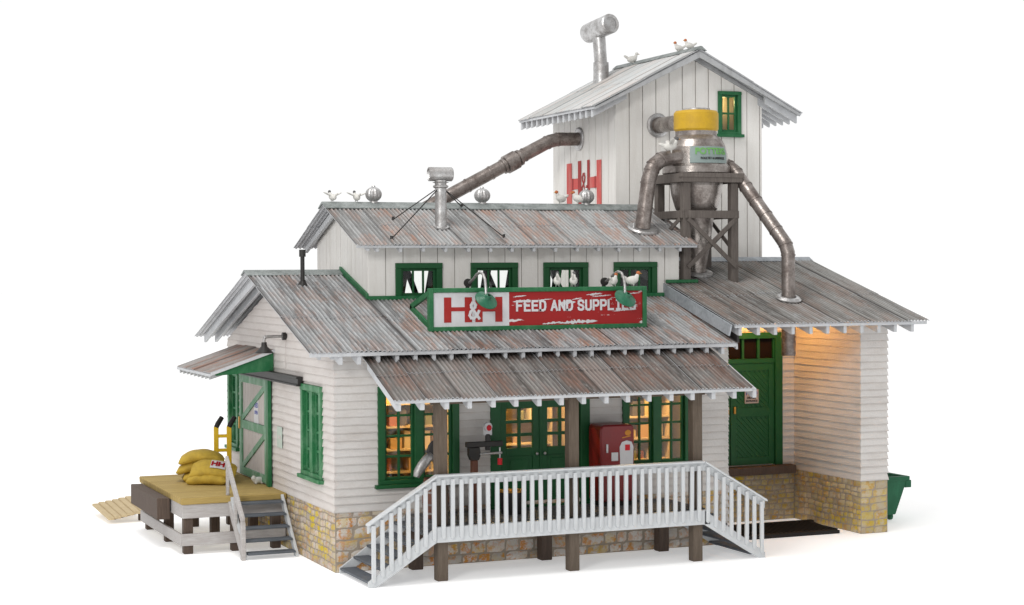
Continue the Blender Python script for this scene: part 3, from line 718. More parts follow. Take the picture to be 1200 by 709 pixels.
# interior of the store
mb = MB(); mb.box((.12, .12, 3.88), (W_ - .12, DP - .1, 3.93)); mb.build('ceiling', 'inside', store)
mb = MB(); mb.box((.12, .12, .95), (W_ - .12, DP - .1, 1.0)); mb.build('store_floor', 'infloor', store)
mb = MB(); mb.box((.12, 3.4, 1.0), (W_ - .12, 3.46, 3.88)); mb.build('partition_wall', 'inside', store)
gcols = [(.50, .32, .14), (.60, .50, .32), (.34, .12, .06), (.20, .20, .10), (.62, .56, .42), (.10, .09, .09), (.42, .25, .10), (.05, .035, .025), (.58, .44, .18)]
gm = [flat('goods_colour', c, .6) for c in gcols]
shelf_lab = ['wooden goods shelf seen through the left porch window', 'wooden goods shelf seen behind the double front doors', 'wooden goods shelf seen through the right porch window']
for (xa, xb), lb in zip(((.55, 2.75), (3.1, 4.95), (5.3, 7.6)), shelf_lab):
    t = thing('store_shelf', lb, 'shelf', ((xa + xb) / 2, 1.9, 1.0), 0, 'goods shelves inside the store')
    mb = MB()
    for z in (1.12, 1.55, 1.98, 2.42, 2.86, 3.3): mb.box((xa, 1.55, z), (xb, 2.1, z + .035))
    mb.build('shelf_board', 'plank', t)
    mb = MB(); mb.box((xa - .04, 1.55, 1.0), (xa - .001, 2.1, 3.5)); mb.box((xb + .001, 1.55, 1.0), (xb + .04, 2.1, 3.5)); mb.box((xa, 2.101, 1.0), (xb, 2.13, 3.5)); build_split(mb, 'side_panel', 'plank', t)
    mb = MB()
    for z in (1.155, 1.585, 2.015, 2.455, 2.895):
        x = xa + .05
        while x < xb - .2:
            w = R_.uniform(.08, .26); h = R_.uniform(.16, .38)
            if R_.random() < .85:
                mb.cur = R_.randrange(len(gm))
                if R_.random() < .4: mb.lathe([(0, 0), (w * .42, 0), (w * .42, h * .8), (w * .2, h), (0, h)], (x + w / 2, 1.75, z), 10)
                else: mb.box((x, 1.62, z), (x + w, 1.95, z + h))
            x += w + R_.uniform(.01, .06)
    mb.cur = 0; g = mb.build('shelf_goods', gm); tag(g, 'jumbled packets and tins on ' + lb.replace('wooden ', 'the '), 'goods', 'shelf goods', 'stuff')

def point(name, loc, power, col=(1, .64, .28), r=.05):
    l = D.lights.new(name, 'POINT'); l.energy = power; l.color = col; l.shadow_soft_size = r
    o = D.objects.new(name, l); o.location = loc; COL.objects.link(o); return o
for x, p in ((1.6, 85), (4.0, 110), (6.5, 125)): point('interior_lamp', (x, .85, 3.55), p)

# ================================================================== SHED (drive through bay)
shed = thing('drive_through_shed', 'open fronted white shed bay with stone base and wide corrugated roof', 'shed', (10, 0, 0))
SY, SX0, SX1, SXO = 2.55, W_ + .03, 11.20, 11.83
AE, AS, AY = 4.36, .276, -.65; za = lambda y: AE + AS * (y - AY) if y <= RY else AE + AS * (2 * RY - y - AY)
sd = (8.30, 10.80, 1.2, 3.98)
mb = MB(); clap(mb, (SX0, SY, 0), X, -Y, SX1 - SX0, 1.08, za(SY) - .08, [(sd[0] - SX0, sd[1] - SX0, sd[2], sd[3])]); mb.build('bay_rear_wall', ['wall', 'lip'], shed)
tspan = lambda z: (0, SY) if z < za(0) - .08 else (0 if False else 0, SY)
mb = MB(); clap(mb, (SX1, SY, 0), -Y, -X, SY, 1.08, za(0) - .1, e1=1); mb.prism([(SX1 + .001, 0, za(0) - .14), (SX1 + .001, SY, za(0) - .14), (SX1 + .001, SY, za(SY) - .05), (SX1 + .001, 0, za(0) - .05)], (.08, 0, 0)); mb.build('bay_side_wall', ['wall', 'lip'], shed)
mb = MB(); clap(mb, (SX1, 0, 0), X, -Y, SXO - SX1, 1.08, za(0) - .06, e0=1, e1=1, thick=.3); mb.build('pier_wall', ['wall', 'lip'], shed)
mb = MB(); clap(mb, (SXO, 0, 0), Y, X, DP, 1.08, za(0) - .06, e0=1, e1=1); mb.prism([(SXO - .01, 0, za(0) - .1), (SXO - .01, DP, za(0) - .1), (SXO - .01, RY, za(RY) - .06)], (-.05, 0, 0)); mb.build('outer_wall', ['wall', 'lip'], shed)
mb = MB(); mb.box((SX0, DP - .08, 0), (SXO, DP, 4.3)); mb.build('rear_wall', 'wall', shed)
mb = MB(); stones(mb, (SX0, SY, 0), X, -Y, SX1 - SX0, 0, 1.08, (.08, .13), (.10, .28), .016); stones(mb, (SX1, SY, 0), -Y, -X, SY, 0, 1.12, (.09, .15), (.12, .3), .03)
stones(mb, (SX1 - .01, 0, 0), X, -Y, SXO - SX1 + .02, 0, 1.1, (.13, .19), (.2, .45), .035); stones(mb, (SXO, 0, 0), Y, X, DP, 0, 1.1, (.13, .19), (.2, .4), .035); mb.build('foundation', ['stone_shed', 'mortar'], shed)
# double door
mb = MB(); z0, z1 = 1.22, 3.40; y = SY
def Bs(a, b, c, d, n0, n1): mb.box((a, y - n0, c), (b, y - n1, d))
Bs(sd[0] - .1, sd[0] + .08, 1.2, 4.06, -.1, .05); Bs(sd[1] - .1, sd[1] + .08, 1.2, 4.06, -.1, .05); Bs(sd[0] + .08, sd[1] - .1, 3.93, 4.06, -.1, .05)
Bs(sd[0] + .08, sd[1] - .1, z1, z1 + .1, -.08, .02)
for k in range(7):
    xx = sd[0] + .08 + (sd[1] - sd[0] - .18) * k / 6; Bs(xx - .03, xx + .03, z1 + .101, 3.93, -.06, .0)
sdf = mb.build('door_frame', 'green', shed, .006)
mb = MB(); mb.box((sd[0] + .08, SY + .07, 3.45), (sd[1] - .1, SY + .09, 3.95)); mb.build('transom_pane', flat('dark_pane', (.014, .009, .008), .8, .05), sdf)
for a, b, hx in ((sd[0] + .085, 9.60, 9.53), (9.62, sd[1] - .105, 9.70)):
    mb = MB(); Bs(a, b, z0, z1 - .005, -.07, -.03)
    for q in ((a, a + .14, z0, z1 - .005), (b - .14, b, z0, z1 - .005), (a + .14, b - .14, z0, z0 + .16), (a + .14, b - .14, 2.25, 2.45), (a + .14, b - .14, z1 - .16, z1 - .005)): Bs(*q, -.03, .0)
    for lo, hi in ((z0 + .16, 2.25), (2.45, z1 - .16)):
        pa, pb = a + .14, b - .14; s_ = lo - (pb - pa)
        while s_ < hi:
            p, q = [pa, s_ + (pb - pa)], [pb, s_]      # 45 degree board, falling to the right
            if p[1] > hi: p = [pa + (p[1] - hi), hi]
            if q[1] < lo: q = [pb - (lo - q[1]), lo]
            if q[0] - p[0] > .05: mb.bar((p[0], y + .026, p[1]), (q[0], y + .026, q[1]), .075, .014, (0, 1, 0))
            s_ += .115
    o = mb.build('door', 'green', shed, .003, ((a + b) / 2, SY, z0))
    h = MB(); h.box((hx - .02, SY - .05, 2.33), (hx + .02, SY - .001, 2.48)); h.build('handle', 'copper', o)
mb = MB(); mb.box((SX0 + .02, SY - .28, 1.02), (SX1 - .12, SY - .03, 1.2), .006); mb.build('dock_sill', 'dockpost', shed, .012)
sr = MB(); axl, axr = 7.88, 12.42; La = (RY - AY) * math.hypot(1, AS)
corr(sr, (axl, AY, AE), X, V((0, 1, AS)).normalized(), axr - axl, La, seed=15, joint=(.42,), panel=.8, pitch=.08)
corr(sr, (8.45, 2 * RY - AY, AE), X, V((0, -1, AS)).normalized(), axr - 8.45, La, seed=16, joint=(.5,), panel=.86)
srf = sr.build('roof', ['roof_shed', 'under'], shed)
mb = MB(); mb.box((axl + .03, AY + .03, AE - .07), (axr - .04, AY + .07, AE - .01)); mb.build('fascia_board', 'trim', srf, .005)
tails([8.05 + i * .40 for i in range(11)], AY + .075, AE - .03, AS, 1, .6, srf, .075, .19)
mb = MB(); mb.prism([(8.2, RY - .2, za(RY) - .02), (8.2, RY - .03, za(RY) + .07), (8.2, RY + .03, za(RY) + .07), (8.2, RY + .2, za(RY) - .02), (8.2, RY + .15, za(RY) - .06), (8.2, RY - .15, za(RY) - .06)], (axr + .02 - 8.2, 0, 0)); mb.build('ridge_cap', 'flash', srf, .008)
# sloping metal plate closing the gap to the lower store roof
mb = MB(); mb.prism([(7.86, AY + .05, AE - .01), (7.86, 2.3, za(2.3) - .01), (7.86, 2.3, zroof(2.3) + .03), (7.86, AY + .15, zroof(-.5) + .12)], (-.03, 0, 0)); mb.build('side_flashing', 'flash', srf)
mb = MB(); mb.prism([(8.02, -.5, zroof(-.5) - .02), (8.02, -.5, za(-.5) - .04), (8.02, 3.9, za(3.9) - .04), (8.02, 3.9, zroof(3.9) - .02)], (.05, 0, 0)); mb.build('gap_shade_board', 'iron', srf)  # added dark sheet: stands for the shaded roof gap and stops a light leak
mb = MB(); mb.box((7.86, 2.1, za(2.2) - .0), (8.6, 2.18, za(2.2) + .07)); mb.build('green_flashing', 'green_bright', srf, .01)
lamp = thing('bay_lamp', 'small warm lamp glowing under the shed bay roof', 'lamp', (9.95, 1.75, 4.75))
mb = MB(); mb.lathe([(.0, .12), (.05, .12), (.16, 0), (.15, -.01), (.04, .1)], (9.95, 1.75, 4.68), 20); mb.build('lamp_shade', 'iron', lamp)
mb = MB(); mb.ell((9.95, 1.75, 4.66), (.05, .05, .06)); mb.build('bulb', 'bulb', lamp)
point('bay_light', (9.95, 1.75, 4.5), 75, (1, .42, .06), .04)
mb = MB(); mb.box((8.3, .25, 0.0), (10.85, .45, .07)); mb.box((8.3, 1.7, .0), (11.15, 1.85, .07)); mb.prism([(8.3, .45, .0), (10.85, .45, .0), (11.12, 1.7, 0), (8.3, 1.7, 0)], (0, 0, .05))
for k in range(26):
    x = 8.4 + k * .1; mb.box((x, .46, .05), (x + .04, 1.69, .068))
tag(mb.build('floor_grate', 'mat', None, 0, (9.6, 1, 0)), 'black slatted grate lying on the ground in the shed bay', 'grate')

# ================================================================== TOWER
tower = thing('grain_tower', 'tall white board tower with steep corrugated gable roof behind the shed', 'tower', (10, 5, 0))
TX0, TX1, TY0, TY1 = 8.12, 11.86, 5.0, 8.40; TM = (TX0 + TX1) / 2 ; TS = .507; TE = 9.0; tex = .78
zt = lambda x: TE + TS * (x - (TX0 - tex)) if x <= TM else TE + TS * ((TX1 + tex) - x)
tw = (10.73, 11.27, 8.56, 9.40)
mb = MB(); boards(mb, (TX0, TY0, 0), X, -Y, TX1 - TX0, 3.8, lambda u: zt(TX0 + u) - .05, [(tw[0] - TX0, tw[1] - TX0, tw[2], tw[3])], .335, .02, .03); mb.build('front_wall', ['board', 'groove'], tower)
mb = MB(); boards(mb, (TX0, TY1, 0), -Y, -X, TY1 - TY0, 3.8, lambda u: zt(TX0) - .05, [], .335, .016, .02); mb.build('side_wall', ['board', 'groove'], tower)
mb = MB(); boards(mb, (TX1, TY0, 0), Y, X, TY1 - TY0, 3.8, lambda u: zt(TX0) - .05, [], .335, .02, .03); mb.build('side_wall', ['board', 'groove'], tower)
mb = MB(); boards(mb, (TX1, TY1, 0), -X, Y, TX1 - TX0, 3.8, lambda u: zt(TX1 - u) - .05, [], .335, .02, .03); mb.build('rear_wall', ['board', 'groove'], tower)
ty0, ty1 = 4.5, 8.68; Lt = (TM - TX0 + tex) * math.hypot(1, TS)
tr = MB()
corr(tr, (TX0 - tex, ty1, TE), -Y, V((1, 0, TS)).normalized(), ty1 - ty0, Lt, seed=21, joint=(.5,))
corr(tr, (TX1 + tex, ty0, TE), Y, V((-1, 0, TS)).normalized(), ty1 - ty0, Lt, seed=22, joint=(.5,))
trf = tr.build('roof', ['roof_tower', 'under'], tower)
mb = MB(); zp = zt(TM)
for s_ in (-1, 1):
    for yy in (ty0 + .02, TY0 - .07):
        xe = TM + s_ * (TM - TX0 + tex - .04); h = .13 if yy < 4.6 else .10
        mb.prism([(xe, yy, TE - .01), (xe, yy, TE - h * .6), (TM, yy, zp - h - .05), (TM, yy, zp - .03)], (0, .05, 0))
build_split(mb, 'barge_board', 'bargegrey', trf, .005)
for sx, sg in ((TX0 - tex + .04, 1), (TX1 + tex - .04, -1)):
    tails([ty0 + .2 + i * .30 for i in range(14)], sx, TE - .03, TS, sg, .85, trf, .075, .20, 'trim', 'y')
mb = MB(); mb.bar((TX0 - tex + .03, ty0 + .02, TE - .03), (TX0 - tex + .03, ty1 - .02, TE - .03), .03, .05); mb.bar((TX1 + tex - .03, ty0 + .02, TE - .03), (TX1 + tex - .03, ty1 - .02, TE - .03), .03, .05); build_split(mb, 'fascia_board', 'trim', trf)
mb = MB(); mb.prism([(TM - .16, ty0 - .03, zp - .03), (TM - .03, ty0 - .03, zp + .075), (TM + .03, ty0 - .03, zp + .075), (TM + .16, ty0 - .03, zp - .03), (TM, ty0 - .03, zp + .0)], (0, ty1 - ty0 + .05, 0)); mb.build('ridge_cap', 'cap', trf, .008)
window(tower, (0, TY0, 0), X, -Y, *tw, 2, 2, 'green_bright', (), .09, .06, True)
mb = MB(); mb.box((10.2, 5.5, 8.2), (11.7, 5.54, 9.7)); mb.build('loft_partition', 'inside', tower)
point('tower_lamp', (11.0, 5.25, 9.25), 8, (1, .75, .35), .04)
# painted HH mark on the left tower wall (reads from back to front)
mk = thing('painted_mark', 'faded red HH emblem painted on the left side of the tower', 'emblem', (TX0, 6.6, 7.4))
mb = MB(); xx = TX0 - .012
def R(y0, y1, z0, z1, m): 
    mb.cur = m; mb.box((xx - .004 - m * .002, y0, z0), (xx, y1, z1))
R(7.32, 7.60, 6.2, 7.92, 0); R(5.72, 5.97, 6.2, 7.92, 0); R(6.80, 6.97, 6.5, 7.95, 1); R(6.34, 6.47, 6.5, 7.95, 1)
R(6.97, 7.32, 7.30, 7.55, 0); R(5.97, 6.34, 7.30, 7.55, 0); R(7.22, 7.3, 7.29, 7.56, 1); R(6.0, 6.08, 7.29, 7.56, 1)
mb.cur = 0; mb.build('emblem_letters', ['redfade', 'red'], mk)
strokes('&', .55, .30, .05, 'red', (TX0 - .02, 6.78, 7.1), -Y, Z, mk, 'ampersand')

# ================================================================== FRONT PORCH
porch = thing('front_porch', 'raised front porch with white baluster railing, brown posts and rusty roof', 'porch', (4, -.8, 0))
mb = MB(); mb.box((1.32, -1.62, .86), (6.68, -.04, .99)); mb.build('deck', 'deck', porch, .004)
mb = MB(); mb.box((1.30, -1.745, .70), (6.72, -1.63, .97)); mb.build('deck_fascia', 'rail', porch, .006)
for x in (1.46, 4.0, 6.53):
    mb = MB(); mb.box((x - .10, -1.62, 0), (x + .10, -1.42, 3.28)); mb.build('post', 'post', porch, .012, (x, -1.5, 0))
for x in (1.46, 4.03, 6.5):
    mb = MB(); mb.box((x - .11, -.32, 0), (x + .11, -.10, .86)); mb.build('pier_post', 'dockpost', porch, .012, (x, -.2, 0))
pe, ps, py = 3.22, .40, -1.92; pxl, pxr = .46, 7.55
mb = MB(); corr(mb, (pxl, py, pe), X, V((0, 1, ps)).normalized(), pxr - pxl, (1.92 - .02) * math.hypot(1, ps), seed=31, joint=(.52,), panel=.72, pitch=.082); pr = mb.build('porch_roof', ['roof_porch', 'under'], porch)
mb = MB(); mb.box((pxl + .01, py + .02, pe - .06), (pxr - .01, py + .06, pe - .005)); mb.build('fascia_board', 'trim', pr, .005)
tails([pxl + .12 + i * .44 for i in range(17)], py + .07, pe - .02, ps, 1, 1.6, pr, .085, .17)
mb = MB(); mb.box((1.3, -1.60, 3.10), (6.7, -1.42, 3.19)); mb.build('beam', 'post', pr, .006)
# railing
rail = MB(); yR = -1.70
rail.box((1.28, yR - .03, 1.70), (6.60, yR + .03, 1.86))
ro = rail.build('railing', 'rail', porch, .008, (4, yR, .7))
mb = MB(); mb.box((1.30, yR - .105, 1.855), (6.58, yR + .055, 1.885)); mb.build('top_rail', 'rail', ro, .006)
first = None
def baluster(x, z0, z1, parent, cache={}):
    key = round(z1 - z0, 2)
    if key not in cache:
        m_ = MB(); m_.prism([(x - .036, yR - .09, z0 + .03), (x, yR - .09, z0 - .01), (x + .036, yR - .09, z0 + .03), (x + .036, yR - .09, z1), (x - .036, yR - .09, z1)], (0, .055, 0))
        cache[key] = (m_.build('baluster', 'rail', parent, .007, (x, yR, z0)), parent); return
    s_, par = cache[key]; c = copy_child(s_, parent)
    w = V(porch.location) + (V(parent.location) if parent != porch else V((0, 0, 0)))
    c.rotation_euler = (R_.uniform(-.006, .006), R_.uniform(-.009, .009), R_.uniform(-.08, .08)); c.location = V((x + R_.uniform(-.004, .004), yR, z0 + R_.uniform(-.006, .006))) - w
for k in range(31): baluster(1.42 + k * (5.06 / 30), .76, 1.80, ro)
def stair(xa, xb, name):
    """xa top x at deck, xb foot x"""
    s_ = 1 if xb > xa else -1; st = MB()
    P = [(xa, .97), (xa, .70), (xb - s_ * .14, 0.0), (xb, 0.0), (xb, .10)]
    st.prism([(x, yR - .045, z) for x, z in P], (0, .06, 0)); st.prism([(x, -.10, z) for x, z in P], (0, .05, 0))
    so = build_split(st, 'stair_stringer', 'rail', porch, .006)[0]
    for k in range(5):
        f = (k + .6) / 5; x = xb + (xa - xb) * f; z = .97 * f - .02
        t = MB(); t.box((x - .15, yR + .02, z - .03), (x + .15, -.105, z + .012)); t.build('tread', 'tread', so, .006, (x, -.9, z))
    r = MB(); zt_, zb_ = 1.885, 1.10
    r.prism([(xa, yR - .03, zt_), (xb, yR - .03, zb_), (xb, yR - .03, zb_ - .17), (xa, yR - .03, zt_ - .18)], (0, .06, 0)); r.prism([(xa, yR - .10, zt_), (xb - s_ * -.02, yR - .10, zb_), (xb - s_ * -.02, yR - .10, zb_ - .04), (xa, yR - .10, zt_ - .04)], (0, .15, 0))
    rl = r.build('railing', 'rail', porch, .006, ((xa + xb) / 2, yR, .8))
    n = 8
    for k in range(n):
        f = (k + .35) / (n - .1); x = xa + (xb - xa) * f; baluster(x, .76 - .73 * f, 1.80 - .78 * f, rl)
stair(1.30, 0.05, 'left'); stair(6.60, 7.90, 'right')

# ================================================================== LOADING DOCK
dock = thing('loading_dock', 'low timber loading dock with tan plank top beside the gable wall', 'dock', (-1, 5, 0))
dx0, dx1, dy0, dy1, dz = -2.08, -.03, 3.14, 7.15, 1.10
mb = MB(); mb.box((dx0 - .03, dy0 - .04, dz - .13), (dx1 + .01, dy1, dz), .004); mb.build('deck', 'dock', dock, .015)
mb = MB(); mb.box((dx0, dy0, .70), (dx1, dy0 + .08, dz - .131), .004); mb.build('rim_board', 'greywood', dock, .01)
mb = MB(); mb.box((dx0, dy0 + .081, .70), (dx0 + .08, dy1, dz - .131), .004); mb.build('rim_board', 'greywood', dock, .01)
mb = MB(); mb.box((dx0 + .0, dy0 + .02, .17), (dx1, dy0 + .07, .40), .004); mb.build('brace_board', 'greywood', dock, .008)
mb = MB(); mb.box((dx0 - .03, dy0 + .04, .17), (dx0 + .02, dy1 - .1, .40), .004); mb.build('brace_board', 'greywood', dock, .008)
for x in (dx0 + .14, -1.0, -.2):
    for y in (dy0 + .19, dy0 + 1.9, dy1 - .25):
        mb = MB(); mb.box((x - .09, y - .09, 0), (x + .09, y + .09, .97)); mb.build('post', 'dockpost', dock, .012, (x, y, 0))
mb = MB(); mb.box((dx0 - .28, 4.1, .58), (dx0 - .035, 6.75, 1.0), .01); mb.build('bumper', 'dockpost', dock, .015)
st = MB(); y1, y0 = dy0 - .045, 2.05
for x in (-1.12, -.12): st.prism([(x - .03, y1, dz - .02), (x - .03, y1, dz - .2), (x - .03, y0 + .12, 0), (x - .03, y0, 0), (x - .03, y0, .06)], (.06, 0, 0))
so = build_split(st, 'stair_stringer', 'rail', dock, .005)[0]
for k in range(5):
    f = k / 5 + .1; y = y0 + (y1 - y0) * f; z = 1.06 * f + .01
    t = MB(); t.box((-1.085, y - .13, z - .03), (-.155, y + .13, z + .012)); t.build('tread', 'tread', so, .006, (-.6, y, z))
mb = MB()
mb.prism([(-1.19, 3.32, 1.86), (-1.19, 3.36, 1.72), (-1.19, y0 + .02, .62), (-1.19, y0, .80)], (.06, 0, 0))
mb.prism([(-1.19, 3.30, 1.16), (-1.19, 3.34, 1.00), (-1.19, y0 + .10, .02), (-1.19, y0 - .02, .10)], (.06, 0, 0))
mb.box((-1.21, y0 - .04, 0), (-1.13, y0 + .08, .72)); mb.box((-1.185, 3.22, 1.1), (-1.135, 3.32, 1.74)); mb.box((-1.185, 2.62, .55), (-1.135, 2.72, 1.2))
mb.build('handrail', 'greywood', dock, .008)
# loose plank ramp
ramp = thing('plank_ramp', 'loose pale plank pallet leaning on the ground left of the dock', 'ramp', (-2.3, 8.5, 0))
mb = MB()
for k in range(6):
    f = (k + .5) / 6; mb.bar((-2.62 + .85 * f, 8.0 + R_.uniform(-.02, .02), .10 + .15 * f), (-2.66 + .88 * f, 9.8 + R_.uniform(-.03, .03), .20 + .15 * f), .15, .06)
mb.build('ramp_boards', 'plank', ramp, .018)
mb = MB(); mb.bar((-2.45, 8.35, .07), (-1.8, 8.35, .20), .09, .05); mb.bar((-2.45, 9.35, .14), (-1.8, 9.35, .27), .09, .05); mb.box((-2.42, 9.3, 0), (-2.34, 9.4, .12)); mb.box((-1.9, 9.3, 0), (-1.8, 9.4, .22)); mb.box((-1.9, 8.3, 0), (-1.8, 8.4, .15)); build_split(mb, 'ramp_batten', 'dockpost', ramp)

# ================================================================== SIGN
sign = thing('store_sign', 'long green framed H&H FEED AND SUPPLIES sign standing on the lower roof', 'sign', (4.2, .45, 4.3))
sx0, sx1, sz0, sz1, sy = 1.97, 6.50, 4.30, 5.11, .45
mb = MB(); fr = .085
mb.box((sx0, sy - .09, sz0), (sx0 + fr, sy + .05, sz1)); mb.box((sx1 - fr, sy - .09, sz0), (sx1, sy + .05, sz1)); mb.box((sx0 + fr, sy - .09, sz0), (sx1 - fr, sy + .05, sz0 + fr)); mb.box((sx0 + fr, sy - .09, sz1 - fr), (sx1 - fr, sy + .05, sz1))
mb.build('frame', 'green_bright', sign, .01)
xm = sx0 + .085 + (sx1 - sx0 - .17) * .352
mb = MB(); mb.box((sx0 + fr, sy - .05, sz0 + fr), (xm, sy + .03, sz1 - fr)); mb.build('white_panel', 'white', sign)
mb = MB(); mb.box((xm, sy - .05, sz0 + fr), (sx1 - fr, sy + .03, sz1 - fr)); mb.build('red_panel', 'signred', sign)
mb = MB(); yb = sy + 1.1
for x in (sx0 + .03, sx1 - .1, 3.6, 5.1):
    mb.prism([(x, sy + .051, sz1 - .03), (x, sy + .051, sz1 - .14), (x, yb, zroof(yb) + .03), (x, yb, zroof(yb) + .14)], (.06, 0, 0))
    mb.prism([(x, sy + .051, sz0 + .14), (x, sy + .051, sz0 + .03), (x, yb, zroof(yb) + .03), (x, yb, zroof(yb) + .14)], (.05, 0, 0))
build_split(mb, 'brace', 'green_bright', sign, .006)
# H & H
mb = MB(); yl = sy - .057; h0, h1 = sz0 + .165, sz1 - .175; hm = (h0 + h1) / 2 + .005
def L(a, b, c, d): mb.box((sx0 + a, yl, c), (sx0 + b, sy - .051, d))
L(.300, .445, h0, h1); L(.715, .86, h0, h1); L(.445, .715, hm - .03, hm + .045)
L(.93, 1.075, h0, h1); L(1.335, 1.48, h0, h1); L(1.075, 1.335, hm - .045, hm + .055)
mb.build('letter_h', 'red', sign)
strokes('&', .30, .20, .052, 'white', (sx0 + .80, sy - .066, sz0 + .235), X, Z, sign, 'ampersand')
strokes('FEED AND SUPPLIES', .175, .104, .042, 'white', (xm + .16, sy - .055, sz0 + .37), X, Z, sign, 'lettering', 1.545, .78)
def worn(x0, x1, zc_, th):
    n = 26; top = []; bot = []
    for i in range(n + 1):
        f = i / n; x = x0 + (x1 - x0) * f; e = math.sin(math.pi * f) ** .6
        top.append((x, zc_ + th * e * R_.uniform(.25, 1) + .03 * (f - .5))); bot.append((x, zc_ - th * e * R_.uniform(.1, .8) + .03 * (f - .5)))
    m = MB(); yw = sy - .0525
    for i in range(n): m.add([(bot[i][0], yw, bot[i][1]), (bot[i + 1][0], yw, bot[i + 1][1]), (top[i + 1][0], yw, top[i + 1][1]), (top[i][0], yw, top[i][1])], [(0, 1, 2, 3)])
    return m.v, m.f
mb = MB()
for q in ((4.27, 4.68, 4.42, .035), (4.60, 5.45, 4.43, .055), (4.62, 4.98, 4.80, .05), (4.9, 5.12, 4.88, .02), (5.20, 5.55, 4.965, .028), (5.32, 5.75, 4.93, .02), (3.66, 4.05, 4.85, .035), (3.66, 3.95, 4.94, .02), (5.95, 6.38, 4.97, .02), (4.1, 4.5, 4.87, .015), (5.75, 6.3, 4.645, .02)):
    v_, f_ = worn(*q); mb.add(v_, f_)
build_split(mb, 'worn_paint', 'white', sign)
# goosenecks on poles behind the sign
def sign_lamp(x, lab):
    t = thing('sign_lamp', lab, 'lamp', (x, 1.1, zroof(1.1)), 0, 'gooseneck lamps over the sign')
    mb = MB(); mb.box((x - .03, 1.07, zroof(1.1) - .02), (x + .03, 1.13, 5.25)); mb.build('pole', 'iron', t)
    mb = MB(); mb.lathe([(0, .03), (.08, .03), (.08, -.02), (0, -.02)], (x - .02, 1.02, 5.20), 16, (0, 1, 0)); mb.build('mount', 'iron', t)
    mb = MB(); pts = [(x, 1.0, 5.20), (x, .8, 5.27), (x, .62, 5.36), (x, .45, 5.40), (x, .30, 5.37), (x, .20, 5.26), (x + .0, .17, 5.12), (x + .0, .16, 4.97)]
    mb.tube(pts, .026, 12); mb.build('arm', 'galv', t)
    mb = MB(); ax = V((.12, -.55, .55)).normalized(); c = V((x, .12, 4.90))
    mb.lathe([(.03, .11), (.05, .10), (.07, .05), (.22, -.02), (.225, -.035), (.21, -.03), (.06, .03)], c, 32, ax); mb.build('lamp_shade', 'shade', t)
sign_lamp(3.02, 'green gooseneck lamp above the H&H end of the sign'); sign_lamp(5.92, 'green gooseneck lamp above the word SUPPLIES')

# ================================================================== CYCLONE
CX, CYc = 8.94, 2.80
cyc = thing('dust_cyclone', 'metal dust cyclone with yellow cap and POTTERS plate on timber stand', 'cyclone', (CX, CYc, 5.2))
def zz(v): return v
mb = MB(); mb.lathe([(0, 7.45), (.70, 7.45), (.72, 7.47), (.72, 7.60), (.70, 7.62), (.67, 7.66), (.67, 7.86), (.63, 8.02), (.55, 8.17), (.46, 8.25), (.44, 8.27), (.44, 8.38)], (CX, CYc, 0), 48); mb.build('drum', 'cyc', cyc)
mb = MB(); mb.lathe([(0, 8.38), (.44, 8.36), (.475, 8.40), (.475, 8.74), (.44, 8.79), (.30, 8.81)], (CX, CYc, 0), 48); mb.build('cap', 'yellow', cyc)
mb = MB(); mb.lathe([(.30, 8.81), (.30, 8.84), (.27, 8.85), (0, 8.85)], (CX, CYc, 0), 32); mb.build('lid', 'galv', cyc)
mb = MB(); mb.lathe([(.56, 7.44), (.56, 7.2), (.53, 7.0), (.45, 6.72), (.42, 6.68), (.39, 6.66), (.28, 5.9), (.20, 5.42), (.20, 5.3)], (CX, CYc, 0), 40); mb.build('hopper', 'cyc', cyc)
mb = MB(); mb.lathe([(.20, .06), (.34, .05), (.34, .0), (.0, .0)], (CX - .02, CYc - .05, za(CYc) + .03), 32, (0, -AS, 1)); mb.build('base_flange', 'galv', cyc)
fx0, fx1, fy0, fy1 = 8.36, 9.50, 2.22, 3.38
for x in (fx0, fx1):
    for y in (fy0, fy1):
        mb = MB(); mb.box((x - .085, y - .085, za(y) - .02), (x + .085, y + .085, 7.24)); mb.build('stand_leg', 'timber', cyc, .008, (x, y, za(y)))
mb = MB()
for (a, b) in (((fx0 - .16, fy0 - .11), (fx1 + .16, fy0 - .11)), ((fx0 - .16, fy1 + .11), (fx1 + .16, fy1 + .11))): mb.box((a[0], a[1] - .05, 7.25), (b[0], a[1] + .05, 7.44)); mb.box((a[0] - .02, a[1] - .065, 7.35), (b[0] + .02, a[1] + .065, 7.446))
for x in (fx0 - .11, fx1 + .11): mb.box((x - .05, fy0 - .058, 7.25), (x + .05, fy1 + .058, 7.438))
mb.build('top_beam', 'timber', cyc, .006)
mb = MB()
for y in (fy0 - .095, fy1 + .095): mb.box((fx0 - .06, y - .02, 6.50), (fx1 + .08, y + .02, 6.66))
for x in (fx0 - .095, fx1 + .095): mb.box((x - .02, fy0 - .06, 6.50), (x + .02, fy1 + .08, 6.66))
build_split(mb, 'cross_beam', 'timber', cyc, .005)
mb = MB()
for y, o in ((fy0 - .105, 0), (fy1 + .095, 0)):
    zb = za(y) + .35; mb.bar((fx0, y, zb), (fx1, y, 6.48), .03, .09, (0, 0, 1)); mb.bar((fx0, y - .032, 6.48), (fx1, y - .032, zb), .03, .09)
for x in (fx0 - .105, fx1 + .105):
    mb.bar((x, fy0, 5.7), (x, fy1, 6.48), .03, .09); mb.bar((x - .032, fy0, 6.48), (x - .032, fy1, 5.9), .03, .09)
build_split(mb, 'cross_brace', 'timber', cyc, .004)
